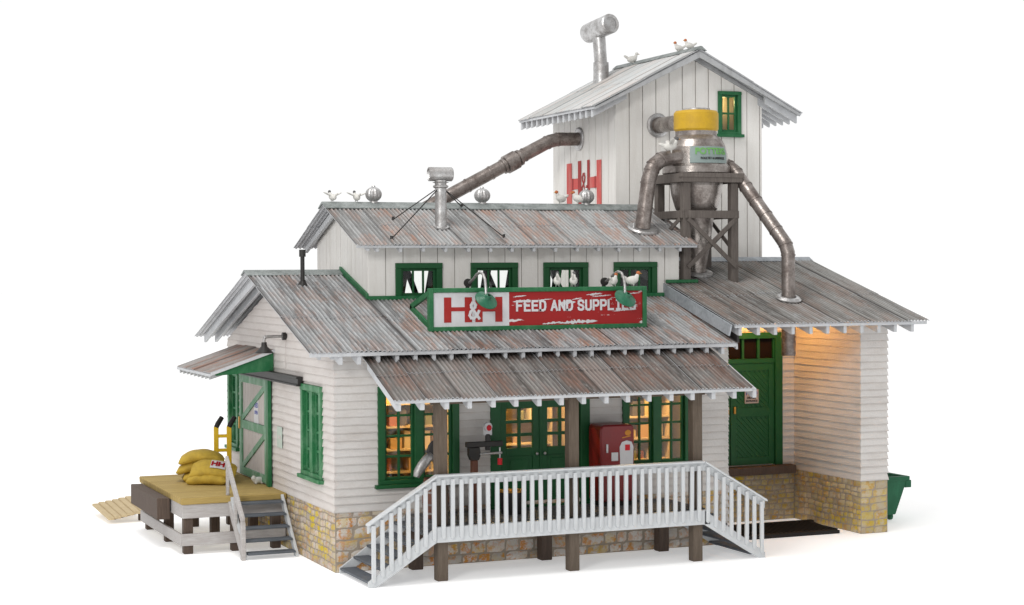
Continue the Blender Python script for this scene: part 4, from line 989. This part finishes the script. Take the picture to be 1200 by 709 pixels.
# name plate bent round the drum, facing front-right
mb = MB(); n = 12; a0, a1 = math.radians(-130), math.radians(-50); r = .685
vs = []
for i in range(n + 1):
    a = a0 + (a1 - a0) * i / n
    for z, rr in ((7.66, r + .0), (7.86, r), (8.01, r - .045)): vs.append((CX + rr * math.cos(a), CYc + rr * math.sin(a), z))
mb.add(vs, [(3 * i + q, 3 * i + 3 + q, 3 * i + 4 + q, 3 * i + 1 + q) for i in range(n) for q in (0, 1)], True); pl = mb.build('name_plate', 'label', cyc)
def bend_text(body, size, mat, zc_, amid, rad, bold, sx):
    o = text_mesh('plate_lettering', body, size, mat, (0, 0, 0), X, Z, None, .003, bold, sx); me = o.data
    for v in me.vertices:
        a = amid + v.co.x / rad; rr = rad + (-v.co.y) + .0
        z = zc_ + v.co.z; rr = rad - max(0, z - 7.86) * .30 + .008 - v.co.y
        v.co = V((CX + rr * math.cos(a), CYc + rr * math.sin(a), z)) - V((CX, CYc, 5.2))
    o.parent = pl; o.location = V((CX, CYc, 5.2)) - V(pl.location) - V(cyc.location)
bend_text('POTTERS', .185, 'letgreen', 7.90, math.radians(-89), .685, .006, 1.)
bend_text('POULTRY & LIVESTOCK', .066, 'letblack', 7.755, math.radians(-86), .685, .002, .85)

# ---- ducts
def duct(name, lab, pts, r, parent=None, rings=True, mat='pipe', n=20, seg=.5):
    t = thing(name, lab, 'duct', pts[0]) if parent is None else parent
    P = [V(p) for p in pts]
    fine = [P[0]]
    for i in range(1, len(P) - 1):        # ease each bend with two mitre cuts
        a, b, c = P[i - 1], P[i], P[i + 1]; d = min((b - a).length, (c - b).length) * .34; d = min(d, r * .8)
        fine += [b + (a - b).normalized() * d, b + (c - b).normalized() * d]
    fine.append(P[-1]); mb = MB()
    for a, b in zip(fine[:-1], fine[1:]):
        mb.tube([a, b], [r * .985, r * 1.01], n)
    for q in fine[1:-1]: mb.ell(q, (r * .985,) * 3, None, 20, 12)
    for i, (a, b) in enumerate(zip(fine[:-1], fine[1:])):
        d = (b - a); Lg = d.length; k = max(1, int(Lg / seg)); dn_ = d.normalized()
        for j in range(k):
            q = a + d * ((j + .08) / k)
            mb.tube([q - dn_ * .014, q + dn_ * .014], r * 1.075, n)
    mb.build('duct_pipe', mat, t)
    return t
# left duct from the drum over to the clerestory roof
zl = zc(2.6) + .02
dl = duct('bent_duct', 'bent metal duct from cyclone drum down to the upper store roof', [(8.50, 2.55, 7.82), (7.84, 2.5, 7.72), (7.66, 2.5, 7.40), (7.52, 2.55, zl)], .16, seg=.34)
mb = MB(); mb.lathe([(0, .04), (.30, .04), (.33, .01), (.33, -.02), (0, -.02)], (7.54, 2.56, zl), 36, (0, -CS, 1)); mb.lathe([(0, .1), (.03, .1), (.03, 0)], (7.30, 2.52, zl + .02), 8); mb.build('base_flange', 'galv', dl)
# right duct down through the shed roof
zr_ = za(.9)
dr_ = duct('long_duct', 'long metal duct running from cyclone down through the shed roof', [(9.25, 2.95, 7.86), (9.66, 2.50, 7.58), (10.04, .90, 5.86), (10.02, .86, zr_ - 1.15)], .142, seg=.36)
mb = MB(); mb.lathe([(.16, .05), (.22, .045), (.27, .0), (.27, -.02), (0, -.02)], (10.02, .86, zr_ + .035), 28, (0, -AS, 1))
for k in range(12):
    a = k * math.pi / 6; mb.ell((10.02 + .22 * math.cos(a), .86 + .22 * math.sin(a), zr_ + .06 + AS * .22 * math.sin(a)), (.02, .02, .02), None, 8, 6)
mb.build('base_flange', 'galv', dr_)
# short pipe tower -> cyclone cap
sp = duct('short_duct', 'short round duct joining the tower wall to the yellow cap', [(9.16, 5.02, 8.66), (9.02, 3.1, 8.62)], .17, mat='cyc', seg=3)
mb = MB(); mb.lathe([(.18, .05), (.23, .05), (.27, .03), (.27, -.01), (0, -.01)], (9.16, 4.985, 8.66), 32, (0, -1, 0)); mb.build('wall_flange', 'galv', sp)
# long inclined pipe to the tower's left wall
yp = 6.9
lp = duct('inclined_duct', 'inclined grey duct rising from behind the store into the tower wall', [(8.14, yp, 8.46), (7.45, yp, 8.44), (6.62, yp, 8.02), (4.1, yp, 6.72), (3.4, yp, 5.2)], .155, seg=.62)
mb = MB(); d = V((2.52, 0, 1.30)).normalized(); c = V((6.50, yp, 7.95)); mb.tube([c - d * .27, c + d * .02], .215, 24); mb.tube([c + d * .07, c + d * .13], .19, 24); mb.tube([c - d * .36, c - d * .3], .18, 24); mb.build('collar', 'pipe', lp)
mb = MB(); mb.lathe([(.16, .04), (.24, .04), (.27, .02), (.27, 0), (0, 0)], (8.105, yp, 8.46), 28, (-1, 0, 0)); mb.build('wall_flange', 'galv', lp)
# T vent on the tower roof
tv = thing('tee_vent', 'large galvanised T shaped vent standing on the tower roof', 'vent', (9.15, 7.9, 9.9))
mb = MB(); mb.tube([(9.16, 7.9, 9.8), (9.16, 7.9, 10.38)], .185, 24); mb.tube([(9.16, 7.9, 10.3), (9.10, 7.9, 11.1)], .155, 24); mb.build('pipe', 'galv', tv)
mb = MB(); tc = V((9.08, 7.9, 11.17))
c0, c1 = tc + V((-.04, .46, -.05)), tc + V((.06, -.58, .07)); dd = (c1 - c0).normalized()
mb.lathe([(.16, 1.04), (.21, 1.06), (.235, 1.04), (.235, .02), (.21, 0), (.16, .02), (.15, .12)], c0, 32, dd); mb.lathe([(.16, 1.03), (.0, 1.03)], c0, 32, dd); mb.lathe([(.15, .1), (0, .1)], c0, 32, dd); mb.build('tee_head', 'galv', tv)

# small stack on the upper roof with guy wires
sk = thing('roof_stack', 'slim galvanised flue with T head and guy wires on the upper roof', 'chimney', (3.07, 2.66, 6.28))
zs = zc(2.66); mb = MB(); mb.tube([(3.07, 2.66, zs - .03), (3.07, 2.66, 7.24)], .118, 24); mb.lathe([(.12, .03), (.16, .02), (.16, -.01)], (3.07, 2.66, zs + .03), 24, (0, -CS, 1)); mb.build('pipe', 'galv', sk)
mb = MB(); mb.lathe([(.17, 0), (.12, .02)], (3.07, 2.66, 7.19), 24); mb.lathe([(.125, .0), (.155, .02), (.155, .05), (.125, .06)], (3.07, 2.66, 7.08), 24)
c0 = V((2.82, 2.70, 7.36)); mb.lathe([(.10, .06), (.12, 0), (.142, .01), (.142, .48), (.12, .50), (.10, .44), (0, .44)], c0, 28, (1, -.12, 0)); mb.lathe([(.10, .06), (0, .06)], c0, 28, (1, -.12, 0)); mb.build('tee_head', 'galv', sk)
mb = MB()
for e in ((1.80, 2.0, zc(2.0) + .03), (2.2, 3.05, zc(3.05) + .03), (3.95, 3.75, zc(3.75) + .05), (4.2, 2.1, zc(2.1) + .03)): mb.tube([(3.07, 2.66, 7.12), e], .012, 6); mb.tube([e, V(e) + V((0, 0, .06))], .03, 8)
build_split(mb, 'guy_wire', 'iron', sk)

# ball ventilators on the upper ridge
bv_l = ['ribbed metal ball ventilator nearest the left end of the upper ridge', 'ribbed metal ball ventilator mid ridge under the inclined duct', 'ribbed metal ball ventilator on ridge in front of the red emblem']
bv = None
for x, lb in zip((2.08, 4.47, 6.88), bv_l):
    if bv is None:
        bv = thing('ball_ventilator', lb, 'ventilator', (x, RY, RZ), 0, 'ball ventilators along the upper ridge')
        mb = MB(); n, m = 72, 12; vs = []; c = V((x, RY, RZ + .155))
        for i in range(m + 1):
            th = math.pi * i / m
            for j in range(n):
                ph = 2 * math.pi * j / n + .35 * math.sin(th * 1.0) * 0; k = 1 + .055 * math.cos(12 * ph) * math.sin(th)
                vs.append(c + V((.165 * k * math.sin(th) * math.cos(ph), .165 * k * math.sin(th) * math.sin(ph), .155 * math.cos(th))))
        mb.add(vs, [(i * n + j, (i + 1) * n + j, (i + 1) * n + (j + 1) % n, i * n + (j + 1) % n) for i in range(m) for j in range(n)], True); mb.build('turbine', 'galv', bv)
        mb = MB(); mb.lathe([(0, .345), (.03, .335), (.045, .31)], (x, RY, RZ), 16); mb.lathe([(.08, .03), (.09, -.06)], (x, RY, RZ), 20); mb.build('base_ring', 'galv', bv)
    else:
        c = copy_tree(bv); c.location = (x, RY, RZ); c['label'] = lb
# black vent pipe on lower roof
mb = MB(); x, y = .33, 3.1; zv = zroof(y)
mb.tube([(x, y, zv - .02), (x, y, zv + .66)], .042, 14); mb.tube([(x, y, zv + .58), (x, y, zv + .72)], .065, 14); mb.lathe([(.05, .1), (.10, 0), (.11, -.01)], (x, y, zv + .02), 16, (0, -SL, 1))
tag(mb.build('vent_pipe', 'iron', None, 0, (x, y, zv)), 'thin black vent pipe standing on the lower roof left of the clerestory', 'vent')
# gable wall lamp
wl = thing('wall_lamp', 'black cone lamp on silver arm above the side awning', 'lamp', (0, 3.1, 4.17))
mb = MB(); mb.tube([(-.04, 3.1, 4.17), (-.40, 3.1, 4.17)], .028, 12); mb.tube([(-.40, 3.1, 4.17), (-.44, 3.1, 4.155), (-.455, 3.1, 4.11), (-.455, 3.1, 3.98)], .03, 12); mb.ell((-.435, 3.1, 4.155), (.04, .04, .04)); mb.build('arm', 'galv', wl)
mb = MB(); mb.tube([(-.09, 3.1, 4.17), (-.01, 3.1, 4.17)], .075, 16); mb.build('mount', 'iron', wl)
mb = MB(); mb.lathe([(0, .2), (.05, .2), (.06, .12), (.17, .01), (.18, -.01), (.165, -.01), (.05, .1)], (-.455, 3.1, 3.86), 24); mb.build('lamp_shade', 'iron', wl)
mb = MB(); mb.tube([(.0, 3.1, 4.1), (-.035, 3.1, 4.1)], .008, 6); mb.tube([(-.033, 3.1, 4.1), (-.033, 3.1, 3.5)], .006, 6); mb.build('conduit', 'wall_side', wl)

# ================================================================== POSTERS
def poster(name, lab, C, U_, N_, w, h, lines, back='white'):
    C = V(C); U_ = V(U_); N_ = V(N_); t = thing(name, lab, 'notice', C); mb = MB()
    mb.box(C - U_ * w / 2 - Z * h / 2, C + U_ * w / 2 + Z * h / 2 + N_ * .006); mb.build('sheet', back, t)
    for body, size, mat, dz_ in lines: text_mesh('lettering', body, size, mat, C + N_ * .008 + Z * dz_, U_, Z, t, .001, .004)
poster('door_notice', 'small pale notice with blue heading on the sliding door', (-.062, 5.22, 2.42 + .12), -Y, -X, .36, .52, [('FEED', .14, 'letblue', .13), ('OPEN', .10, 'letblue', -.02)])
poster('wall_notice', 'faint pale green notice on gable clapboards right of the sliding door', (-.032, 3.55, 2.15), -Y, -X, .36, .42, [('SALE', .11, 'wall_side', 0)], flat('pale_notice', (.50, .58, .52), .7))
poster('bay_notice', 'torn white notice with blue heading on the shed double door', (10.13, SY - .004, 2.69), X, -Y, .34, .30, [('FEED', .13, 'letblue', .07), ('DELIVERY', .055, 'letblack', -.03), ('ENTRANCE', .055, 'letblack', -.10)], flat('worn_paper', (.42, .37, .36), .8))

# ================================================================== PORCH THINGS
# vending machine
mx0, mx1, my0, my1, mz0, mz1 = 4.99, 5.70, -.66, -.12, .99, 2.52
vm = thing('drinks_machine', 'dark red drinks vending machine with silver panel beside porch door', 'vending machine', (5.34, -.4, .99))
mb = MB(); mb.prism([(mx0, my0, mz0 + .08), (mx1, my0, mz0 + .08), (mx1, my0, mz1 - .06), (mx1 - .05, my0, mz1), (mx0 + .05, my0, mz1), (mx0, my0, mz1 - .06)], (0, my1 - my0, 0)); mb.build('cabinet', 'redmach', vm, .03)
mb = MB(); mb.box((mx0 + .04, my0 + .04, mz0), (mx1 - .04, my1 - .04, mz0 + .079)); mb.build('plinth', 'iron', vm)
mb = MB(); poly = [(mx0 + .40, 1.76), (mx0 + .67, 1.76), (mx0 + .68, 2.10), (mx0 + .64, 2.19), (mx0 + .54, 2.22), (mx0 + .44, 2.19), (mx0 + .39, 2.10)]
mb.prism([(a, my0 - .004, b) for a, b in poly], (0, -.014, 0)); mb.build('panel', 'white', vm, .004)
mb = MB(); mb.box((mx0 + .5, my0 - .026, 2.03), (mx0 + .60, my0 - .019, 2.14)); mb.build('badge', 'letred', vm)
mb = MB(); mb.box((mx0 + .22, my0 - .015, 1.84), (mx0 + .36, my0 - .001, 2.0)); mb.box((mx0 + .11, my0 - .03, 2.0), (mx0 + .145, my0 - .001, 2.16)); mb.build('coin_slot', 'white', vm, .004)
mb = MB(); mb.ell((mx0 + .57, my0 - .002, 2.36), (.065, .008, .055)); mb.bar((mx0 + .45, my0 - .005, 2.27), (mx0 + .62, my0 - .005, 2.30), .012, .02); mb.build('emblem', flat('amber_emblem', (.55, .22, .03), .5), vm)
# barrel with scoops
bx, by = 1.66, -.72
br = thing('garden_tool_barrel', 'brown wooden barrel by the left porch post holding metal scoops', 'barrel', (bx, by, .99))
mb = MB(); mb.lathe([(0, 0), (.20, 0), (.235, .2), (.245, .36), (.235, .55), (.205, .72), (.185, .72), (.18, .66), (0, .66)], (bx, by, .99), 28); mb.build('staves', 'barrel', br)
mb = MB()
for z, r in ((.1, .225), (.26, .247), (.48, .247), (.64, .225)): mb.tube([(bx, by, .99 + z - .018), (bx, by, .99 + z + .018)], r, 28)
mb.build('hoop', 'pipe', br)
tools = thing('coal_scoop', 'bright steel scoop hanging over the barrel rim on the left', 'scoop', (bx - .2, by, 1.7))
def curved(mb, pts, w, depth=.05):
    n = 8; rows = []
    for k, p in enumerate(pts):
        p = V(p); d = (V(pts[min(k + 1, len(pts) - 1)]) - V(pts[max(k - 1, 0)])).normalized(); a = d.cross(V((0, -1, 0))).normalized(); nn = a.cross(d)
        ww = w[k]; rows += [p + a * ww * math.cos(math.pi * j / n) + V((0, -1, 0)) * depth * math.sin(math.pi * j / n) for j in range(n + 1)]
    mb.add(rows, [(i * (n + 1) + j, i * (n + 1) + j + 1, (i + 1) * (n + 1) + j + 1, (i + 1) * (n + 1) + j) for i in range(len(pts) - 1) for j in range(n)], True)
mb = MB(); curved(mb, [(1.50, -.95, 2.16), (1.40, -.98, 2.08), (1.30, -1.0, 1.97), (1.22, -1.0, 1.86), (1.19, -1.0, 1.78)], [.07, .08, .085, .07, .04], .07); o = mb.build('blade', 'galv', tools); s_ = o.modifiers.new('solid', 'SOLIDIFY'); s_.thickness = .012
mb = MB(); mb.tube([(1.5, -.95, 2.14), (1.62, -.8, 1.95), (1.70, -.72, 1.4)], .018, 8); mb.build('handle', 'post', tools)
sv = thing('black_shovel', 'shovel with round black blade standing in the porch barrel', 'shovel', (bx, by, 1.7))
mb = MB(); rt = Matrix.Rotation(.5, 4, 'Y'); mb.ell((1.56, -.98, 2.25), (.15, .035, .19), rt); mb.build('blade', 'iron', sv)
mb = MB(); mb.tube([(1.60, -.95, 2.1), (1.68, -.76, 1.3)], .018, 8); mb.build('handle', 'post', sv)
sv = thing('steel_shovel', 'shovel with upright grey steel blade leaning behind the left porch post', 'shovel', (bx + .1, by, 1.7))
mb = MB(); curved(mb, [(1.72, -.80, 2.55), (1.70, -.80, 2.42), (1.68, -.80, 2.25), (1.68, -.80, 2.1), (1.70, -.80, 1.98)], [.03, .09, .11, .11, .08], .05); o = mb.build('blade', 'galv', sv); s_ = o.modifiers.new('solid', 'SOLIDIFY'); s_.thickness = .012
mb = MB(); mb.tube([(1.70, -.79, 2.0), (1.72, -.72, 1.3)], .018, 8); mb.build('handle', 'post', sv)
# platform scale with black beam, dial and hanging pan
sc_ = thing('beam_scale', 'black beam scale with round dial and hanging pan beside the porch door', 'scale', (2.75, -.35, .99))
yy = -.35
mb = MB(); mb.box((2.50, yy - .05, .99), (2.62, yy + .05, 1.95)); mb.build('post', 'barrel', sc_, .008)
mb = MB(); mb.box((2.40, yy - .05, 2.19), (3.12, yy + .05, 2.29)); mb.prism([(2.44, yy - .05, 2.189), (2.44, yy - .05, 2.05), (2.48, yy - .05, 1.95), (2.64, yy - .05, 1.95), (2.68, yy - .05, 2.05), (2.66, yy - .05, 2.189)], (0, .1, 0)); mb.box((2.79, yy - .03, 2.12), (2.87, yy + .03, 2.42)); mb.build('beam', 'iron', sc_, .01)
mb = MB(); mb.lathe([(0, .03), (.075, .03), (.085, .0), (.085, -.03), (0, -.03)], (2.83, yy - .02, 2.56), 24, (0, -1, 0)); mb.prism([(2.745, yy + .02, 2.4), (2.745, yy + .02, 2.56), (2.915, yy + .02, 2.56), (2.915, yy + .02, 2.4)], (0, -.03, 0)); mb.build('dial', 'white', sc_, .003)
mb = MB(); mb.ell((2.84, yy - .055, 2.54), (.05, .012, .055)); mb.build('dial_face', 'letred', sc_)
mb = MB(); mb.tube([(2.66, yy - .03, 2.06), (3.1, yy - .03, 2.07)], .025, 8); mb.tube([(3.06, yy - .03, 2.17), (3.06, yy - .03, 1.97)], .018, 8); mb.build('arm', 'galv', sc_)
mb = MB(); mb.tube([(3.06, yy - .03, 1.97), (3.06, yy - .03, 1.85)], .045, 12); mb.build('weight', 'letred', sc_)
tb = thing('wash_tub', 'dark round tub with brass rim on the porch floor', 'tub', (3.15, -.7, .99))
mb = MB(); mb.lathe([(0, 0), (.20, 0), (.25, .40), (.23, .40), (.2, .05), (0, .05)], (3.15, -.75, .99), 24); mb.build('tub_body', 'iron', tb)
mb = MB(); mb.lathe([(.255, .40), (.26, .425), (.0, .44)], (3.15, -.75, .99), 24); mb.build('rim', 'copper', tb)

# ================================================================== SACKS, HAND TRUCK
def sack(C, L_, Wd, H, yaw, lab, tilt=0., bend=.0, mark=False):
    t = thing('feed_sack', lab, 'sack', C, yaw, 'yellow feed sacks piled on the dock'); mb = MB(); nu, nv = 22, 16; vs = []; C = V(C)
    for i in range(nu + 1):
        u = -1 + 2 * i / nu
        for j in range(nv):
            a = 2 * math.pi * j / nv; c, s_ = math.cos(a), math.sin(a)
            prof = (1 - abs(u) ** 4.5) ** .45 if abs(u) < 1 else 0
            pinch = .13 + .87 * prof; wv = Wd / 2 * (.84 + .16 * prof) * (1 + .05 * math.sin(9 * u))
            yy = wv * math.copysign(abs(c) ** .7, c); zz_ = H / 2 * pinch * math.copysign(abs(s_) ** .9, s_)
            x = L_ / 2 * u; zz_ += -bend * u * u + tilt * u + .012 * mnoise.noise(V((x * 8, yy * 8, C.x * 9 + C.z * 5)))
            vs.append((x, yy, zz_ + H / 2))
    fs = [(i * nv + j, i * nv + (j + 1) % nv, (i + 1) * nv + (j + 1) % nv, (i + 1) * nv + j) for i in range(nu) for j in range(nv)] + [tuple(range(nv)), tuple(range(nu * nv, nu * nv + nv))[::-1]]
    mb.add(vs, fs, True); o = mb.build('sack_body', 'sack'); o.parent = t
    if mark:
        for v_ in (0,):
            m2 = MB(); n = 8; vs = []
            for i in range(n + 1):
                x = -.02 + .30 * i / n
                for yv in (-.14, .10):
                    u = x / (L_ / 2); vs.append((x, yv, H * .5 + H / 2 * (abs(math.sin(math.acos(min(1, abs(yv) / (Wd / 2)) ** (1 / .7))))) ** .9 - bend * u * u + tilt * u + .022))
            m2.add(vs, [(2 * i, 2 * i + 1, 2 * i + 3, 2 * i + 2) for i in range(n)]); p = m2.build('label_patch', 'white'); p.parent = t
            tx = text_mesh('label_lettering', 'HH', .19, 'letred', (0, 0, 0), V((1, 0, 0)), V((0, 1, 0)), None, .002, .010)
            for v in tx.data.vertices:
                x = v.co.x + .13; u = x / (L_ / 2); yv = v.co.y - .02; v.co = V((x, yv, H * .5 + H / 2 * (abs(math.sin(math.acos(min(1, abs(yv) / (Wd / 2)) ** (1 / .7))))) ** .9 - bend * u * u + tilt * u + .03))
            tx.parent = t
    return t
z0 = 1.10
def lay(t, roll): t.rotation_euler[0] = math.radians(roll)
sack((-1.10, 5.15, z0), .84, .46, .23, math.radians(-30), 'yellow sack at the bottom front of the pile', 0, .05)
sack((-1.06, 5.75, z0), .86, .48, .23, math.radians(-8), 'yellow sack at the bottom rear of the pile', 0, .05)
lay(sack((-1.16, 5.75, z0 + .22), .88, .46, .22, math.radians(-22), 'yellow sack in the middle layer, drooping at its left end', .01, .11), 6)
lay(sack((-.98, 5.20, z0 + .22), .92, .50, .23, math.radians(-26), 'yellow sack with white HH label facing front', -.03, .10, True), 30)
lay(sack((-1.10, 5.72, z0 + .42), .92, .48, .23, math.radians(-18), 'yellow sack on the very top of the pile', .0, .12), 8)
ht = thing('hand_truck', 'yellow hand truck with black grips standing behind the feed sacks', 'hand truck', (-.50, 6.35, 1.1), math.radians(-8))
mb = MB(); hs = .135
for s_ in (-1, 1): mb.bar((s_ * hs, 0, .06), (s_ * hs, 0, 1.06), .10, .05, (0, 1, 0))
mb.build('frame', 'truck', ht, .008).location = (0, 0, 0)
mb = MB()
for z in (.28, .56, .86): mb.box((-hs + .038, -.018, z - .035), (hs - .038, .018, z + .035))
mb.box((-hs - .03, -.3, .03), (hs + .03, .02, .055)); mb.build('cross_bar', 'truck', ht, .004).location = (0, 0, 0)
for s_ in (-1, 1):
    mb = MB(); mb.tube([(s_ * hs, 0, 1.04), (s_ * hs + .04, .02, 1.12), (s_ * hs + .13, .07, 1.25)], [.05, .055, .05], 12); mb.build('grip', 'black', ht).location = (0, 0, 0)
    mb = MB(); mb.lathe([(0, -.03), (.10, -.03), (.115, 0), (.10, .03), (0, .03)], (s_ * (hs + .09), .08, .115), 20, (1, 0, 0)); mb.build('wheel', 'black', ht).location = (0, 0, 0)

# ================================================================== DUMPSTER
bn = thing('waste_skip', 'green waste skip standing behind the shed corner', 'skip', (12.90, 2.0, 0))
mb = MB(); zt_ = .88
vs = [(12.20, 1.4, .12), (13.02, 1.4, .12), (13.02, 2.9, .12), (12.20, 2.9, .12), (11.98, 1.3, zt_), (13.25, 1.3, zt_), (13.25, 3.0, zt_), (11.98, 3.0, zt_)]
mb.add(vs, [(0, 3, 2, 1), (0, 1, 5, 4), (1, 2, 6, 5), (2, 3, 7, 6), (3, 0, 4, 7)]); mb.add([V(v) * 1.0 + V((.03 if i in (0, 3, 4, 7) else -.03, .03 if i in (0, 1, 4, 5) else -.03, .03)) for i, v in enumerate(vs)], [(0, 1, 2, 3), (4, 5, 1, 0), (5, 6, 2, 1), (6, 7, 3, 2), (7, 4, 0, 3)]); mb.build('skip_body', 'bin', bn, .01)
mb = MB()
for p, q in (((11.95, 1.27), (13.30, 1.35)), ((11.95, 2.95), (13.30, 3.03)), ((11.95, 1.351), (12.03, 2.949)), ((13.22, 1.351), (13.30, 2.949))): mb.box((p[0], p[1], zt_ - .02), (q[0], q[1], zt_ + .07))
mb.box((13.20, 1.30, zt_ - .18), (13.36, 1.5, zt_ - .021)); mb.build('rim', 'bin', bn, .012)
for x in (12.35, 12.94):
    for y in (1.5, 2.8):
        mb = MB(); mb.tube([(x - .03, y, .08), (x + .03, y, .08)], .08, 14); mb.build('wheel', 'bin', bn)

# ================================================================== BIRDS
def bird(loc, yaw, s, lab, kind, group, wings=False, head='bird', tail=.5):
    t = thing(kind, lab, 'bird', loc, yaw, group); mb = MB()
    mb.ell((0, 0, .16), (.17, .10, .105), Matrix.Rotation(-.2, 4, 'Y')); mb.ell((.12, 0, .24), (.055, .05, .10), Matrix.Rotation(.35, 4, 'Y')); mb.ell((-.19, 0, .17 + tail * .1), (.11, .035, .045), Matrix.Rotation(tail, 4, 'Y'))
    mb.ell((.03, .035, .05), (.018, .018, .07)); mb.ell((.03, -.035, .05), (.018, .018, .07))
    if wings:
        for q in (-1, 1): mb.ell((0.0, q * .20, .25), (.065, .19, .025), Matrix.Rotation(q * .38, 4, 'X'), 16, 8)
    o = mb.build('body', 'bird', None, 0, (0, 0, 0), .017); o.parent = t
    mb = MB(); mb.ell((.16, 0, .335), (.055, .045, .05)); h = mb.build('head', head); h.parent = t
    mb = MB(); mb.lathe([(.018, 0), (0, .06)], (.205, 0, .33), 8, (1, 0, -.2)); b = mb.build('beak', 'copper'); b.parent = h
    t.scale = (s * .80,) * 3; return t
gb = 'white birds perched on the roofs'
bird((1.21, RY, RZ - .01), math.radians(110), .8, 'grey headed white bird with wings spread at left end of the upper ridge', 'spread_winged_bird', gb, True, 'birdgrey')
bird((1.72, RY, RZ - .01), math.radians(100), .8, 'grey headed white bird with wings spread beside the left ball ventilator', 'spread_winged_bird', gb, True, 'birdgrey')
bird((6.28, RY, RZ - .01), math.radians(195), .95, 'brown headed white hen on upper ridge left of the right ventilator', 'hen', gb, False, 'birdred')
bird((6.70, RY, RZ - .01), math.radians(150), .95, 'brown headed white hen pressed against the right ventilator', 'hen', gb, False, 'birdred')
sgb = 'birds perched on top of the sign'
bird((4.62, sy, sz1 - .01), math.radians(65), 1.0, 'grey headed white pigeon on sign top, left one of the pair', 'pigeon', sgb, False, 'birdgrey', .9)
bird((4.96, sy, sz1 - .01), math.radians(60), 1.0, 'grey headed white pigeon on sign top, right one of the pair', 'pigeon', sgb, False, 'birdgrey', .9)
bird((5.82, sy, sz1 - .01), math.radians(40), .9, 'brown headed white hen on sign top behind the right lamp', 'hen', sgb, False, 'birdred')
bird((6.22, sy, sz1 - .01), math.radians(-8), 1.0, 'brown headed white hen on sign top right of the lamp', 'hen', sgb, False, 'birdred')
tb_ = 'white birds on the tower roof ridge'
bird((TM, 5.0, zp + .03), math.radians(180), .85, 'rust crested white bird nearest the tower gable peak', 'hen', tb_, False, 'birdred')
bird((TM, 5.5, zp + .03), math.radians(185), .85, 'rust crested white bird second from the tower gable peak', 'hen', tb_, False, 'birdred')
bird((TM - .1, 7.7, zp + .0), math.radians(-5), .95, 'plain white bird with raised tail near the tower T vent', 'gull', tb_, False, 'bird')
bird((8.05, 2.30, 7.86), math.radians(-15), 1.1, 'white and grey bird with raised wing on the bent cyclone duct', 'gull', 'bird on the duct', True, 'birdgrey', .2)
# cat on the dock
t = thing('white_cat', 'small white cat crouching on the dock by the sliding door', 'cat', (-.16, 4.75, 1.1), math.radians(190)); mb = MB()
mb.ell((0, 0, .08), (.13, .06, .07)); mb.ell((.10, 0, .12), (.055, .05, .05)); mb.tube([(-.1, 0, .08), (-.2, .05, .04), (-.24, .12, .03)], .018, 8)
for a_, b_ in ((.06, .035), (.06, -.035), (-.07, .04), (-.07, -.04)): mb.ell((a_, b_, .03), (.03, .02, .035))
for q in (-1, 1): mb.lathe([(.02, 0), (0, .05)], (.10, q * .03, .155), 8)
o = mb.build('body', 'bird', None, 0, (0, 0, 0), .013); o.parent = t

# ================================================================== LIGHT, WORLD, CAMERA
w = D.worlds.new('World'); SC.world = w; w.use_nodes = True
nt = w.node_tree; bgn = nt.nodes['Background']; bgn.inputs[1].default_value = 1.0
tc_ = nt.nodes.new('ShaderNodeTexCoord'); dp = nt.nodes.new('ShaderNodeVectorMath'); dp.operation = 'DOT_PRODUCT'; dp.inputs[1].default_value = (.39, .92, .15)
nt.links.new(tc_.outputs['Generated'], dp.inputs[0]); mr = nt.nodes.new('ShaderNodeMapRange'); mr.inputs[1].default_value = -.25; mr.inputs[2].default_value = .7; mr.inputs[3].default_value = .56; mr.inputs[4].default_value = 1.02
nt.links.new(dp.outputs['Value'], mr.inputs[0]); nt.links.new(mr.outputs[0], bgn.inputs[0])
def area(name, loc, target, size, power, col=(1, 1, 1)):
    l = D.lights.new(name, 'AREA'); l.shape = 'DISK'; l.size = size; l.energy = power; l.color = col
    o = D.objects.new(name, l); o.location = loc; COL.objects.link(o)
    o.rotation_euler = (V(target) - V(loc)).to_track_quat('-Z', 'Y').to_euler(); return o
area('studio_softbox', (-4, -3, 25), (5, 2, 3), 11, 3000, (1, .985, .96))
area('key_softbox', (-20, -24, 17), (4, 1, 3), 9, 3900, (1, .98, .955))

cam = D.cameras.new('Camera'); co = D.objects.new('Camera', cam); COL.objects.link(co); SC.camera = co
cam.sensor_width = 36; cam.lens = 63.267; cam.clip_end = 2000; cam.clip_start = .1
Rm = [[0.92131988, -0.01280635, 0.38859448], [-0.38876509, -0.01594374, 0.92119895], [-0.00560154, -0.99979088, -0.01966794]]
mat = Matrix(((Rm[0][0], -Rm[0][1], -Rm[0][2], -9.61555129), (Rm[1][0], -Rm[1][1], -Rm[1][2], -31.04647578), (Rm[2][0], -Rm[2][1], -Rm[2][2], 5.49620939), (0, 0, 0, 1)))
co.matrix_world = mat
SC.view_settings.view_transform = 'Standard'; SC.view_settings.look = 'None'; SC.view_settings.exposure = 0; SC.view_settings.gamma = 1
SC.cycles.max_bounces = 8
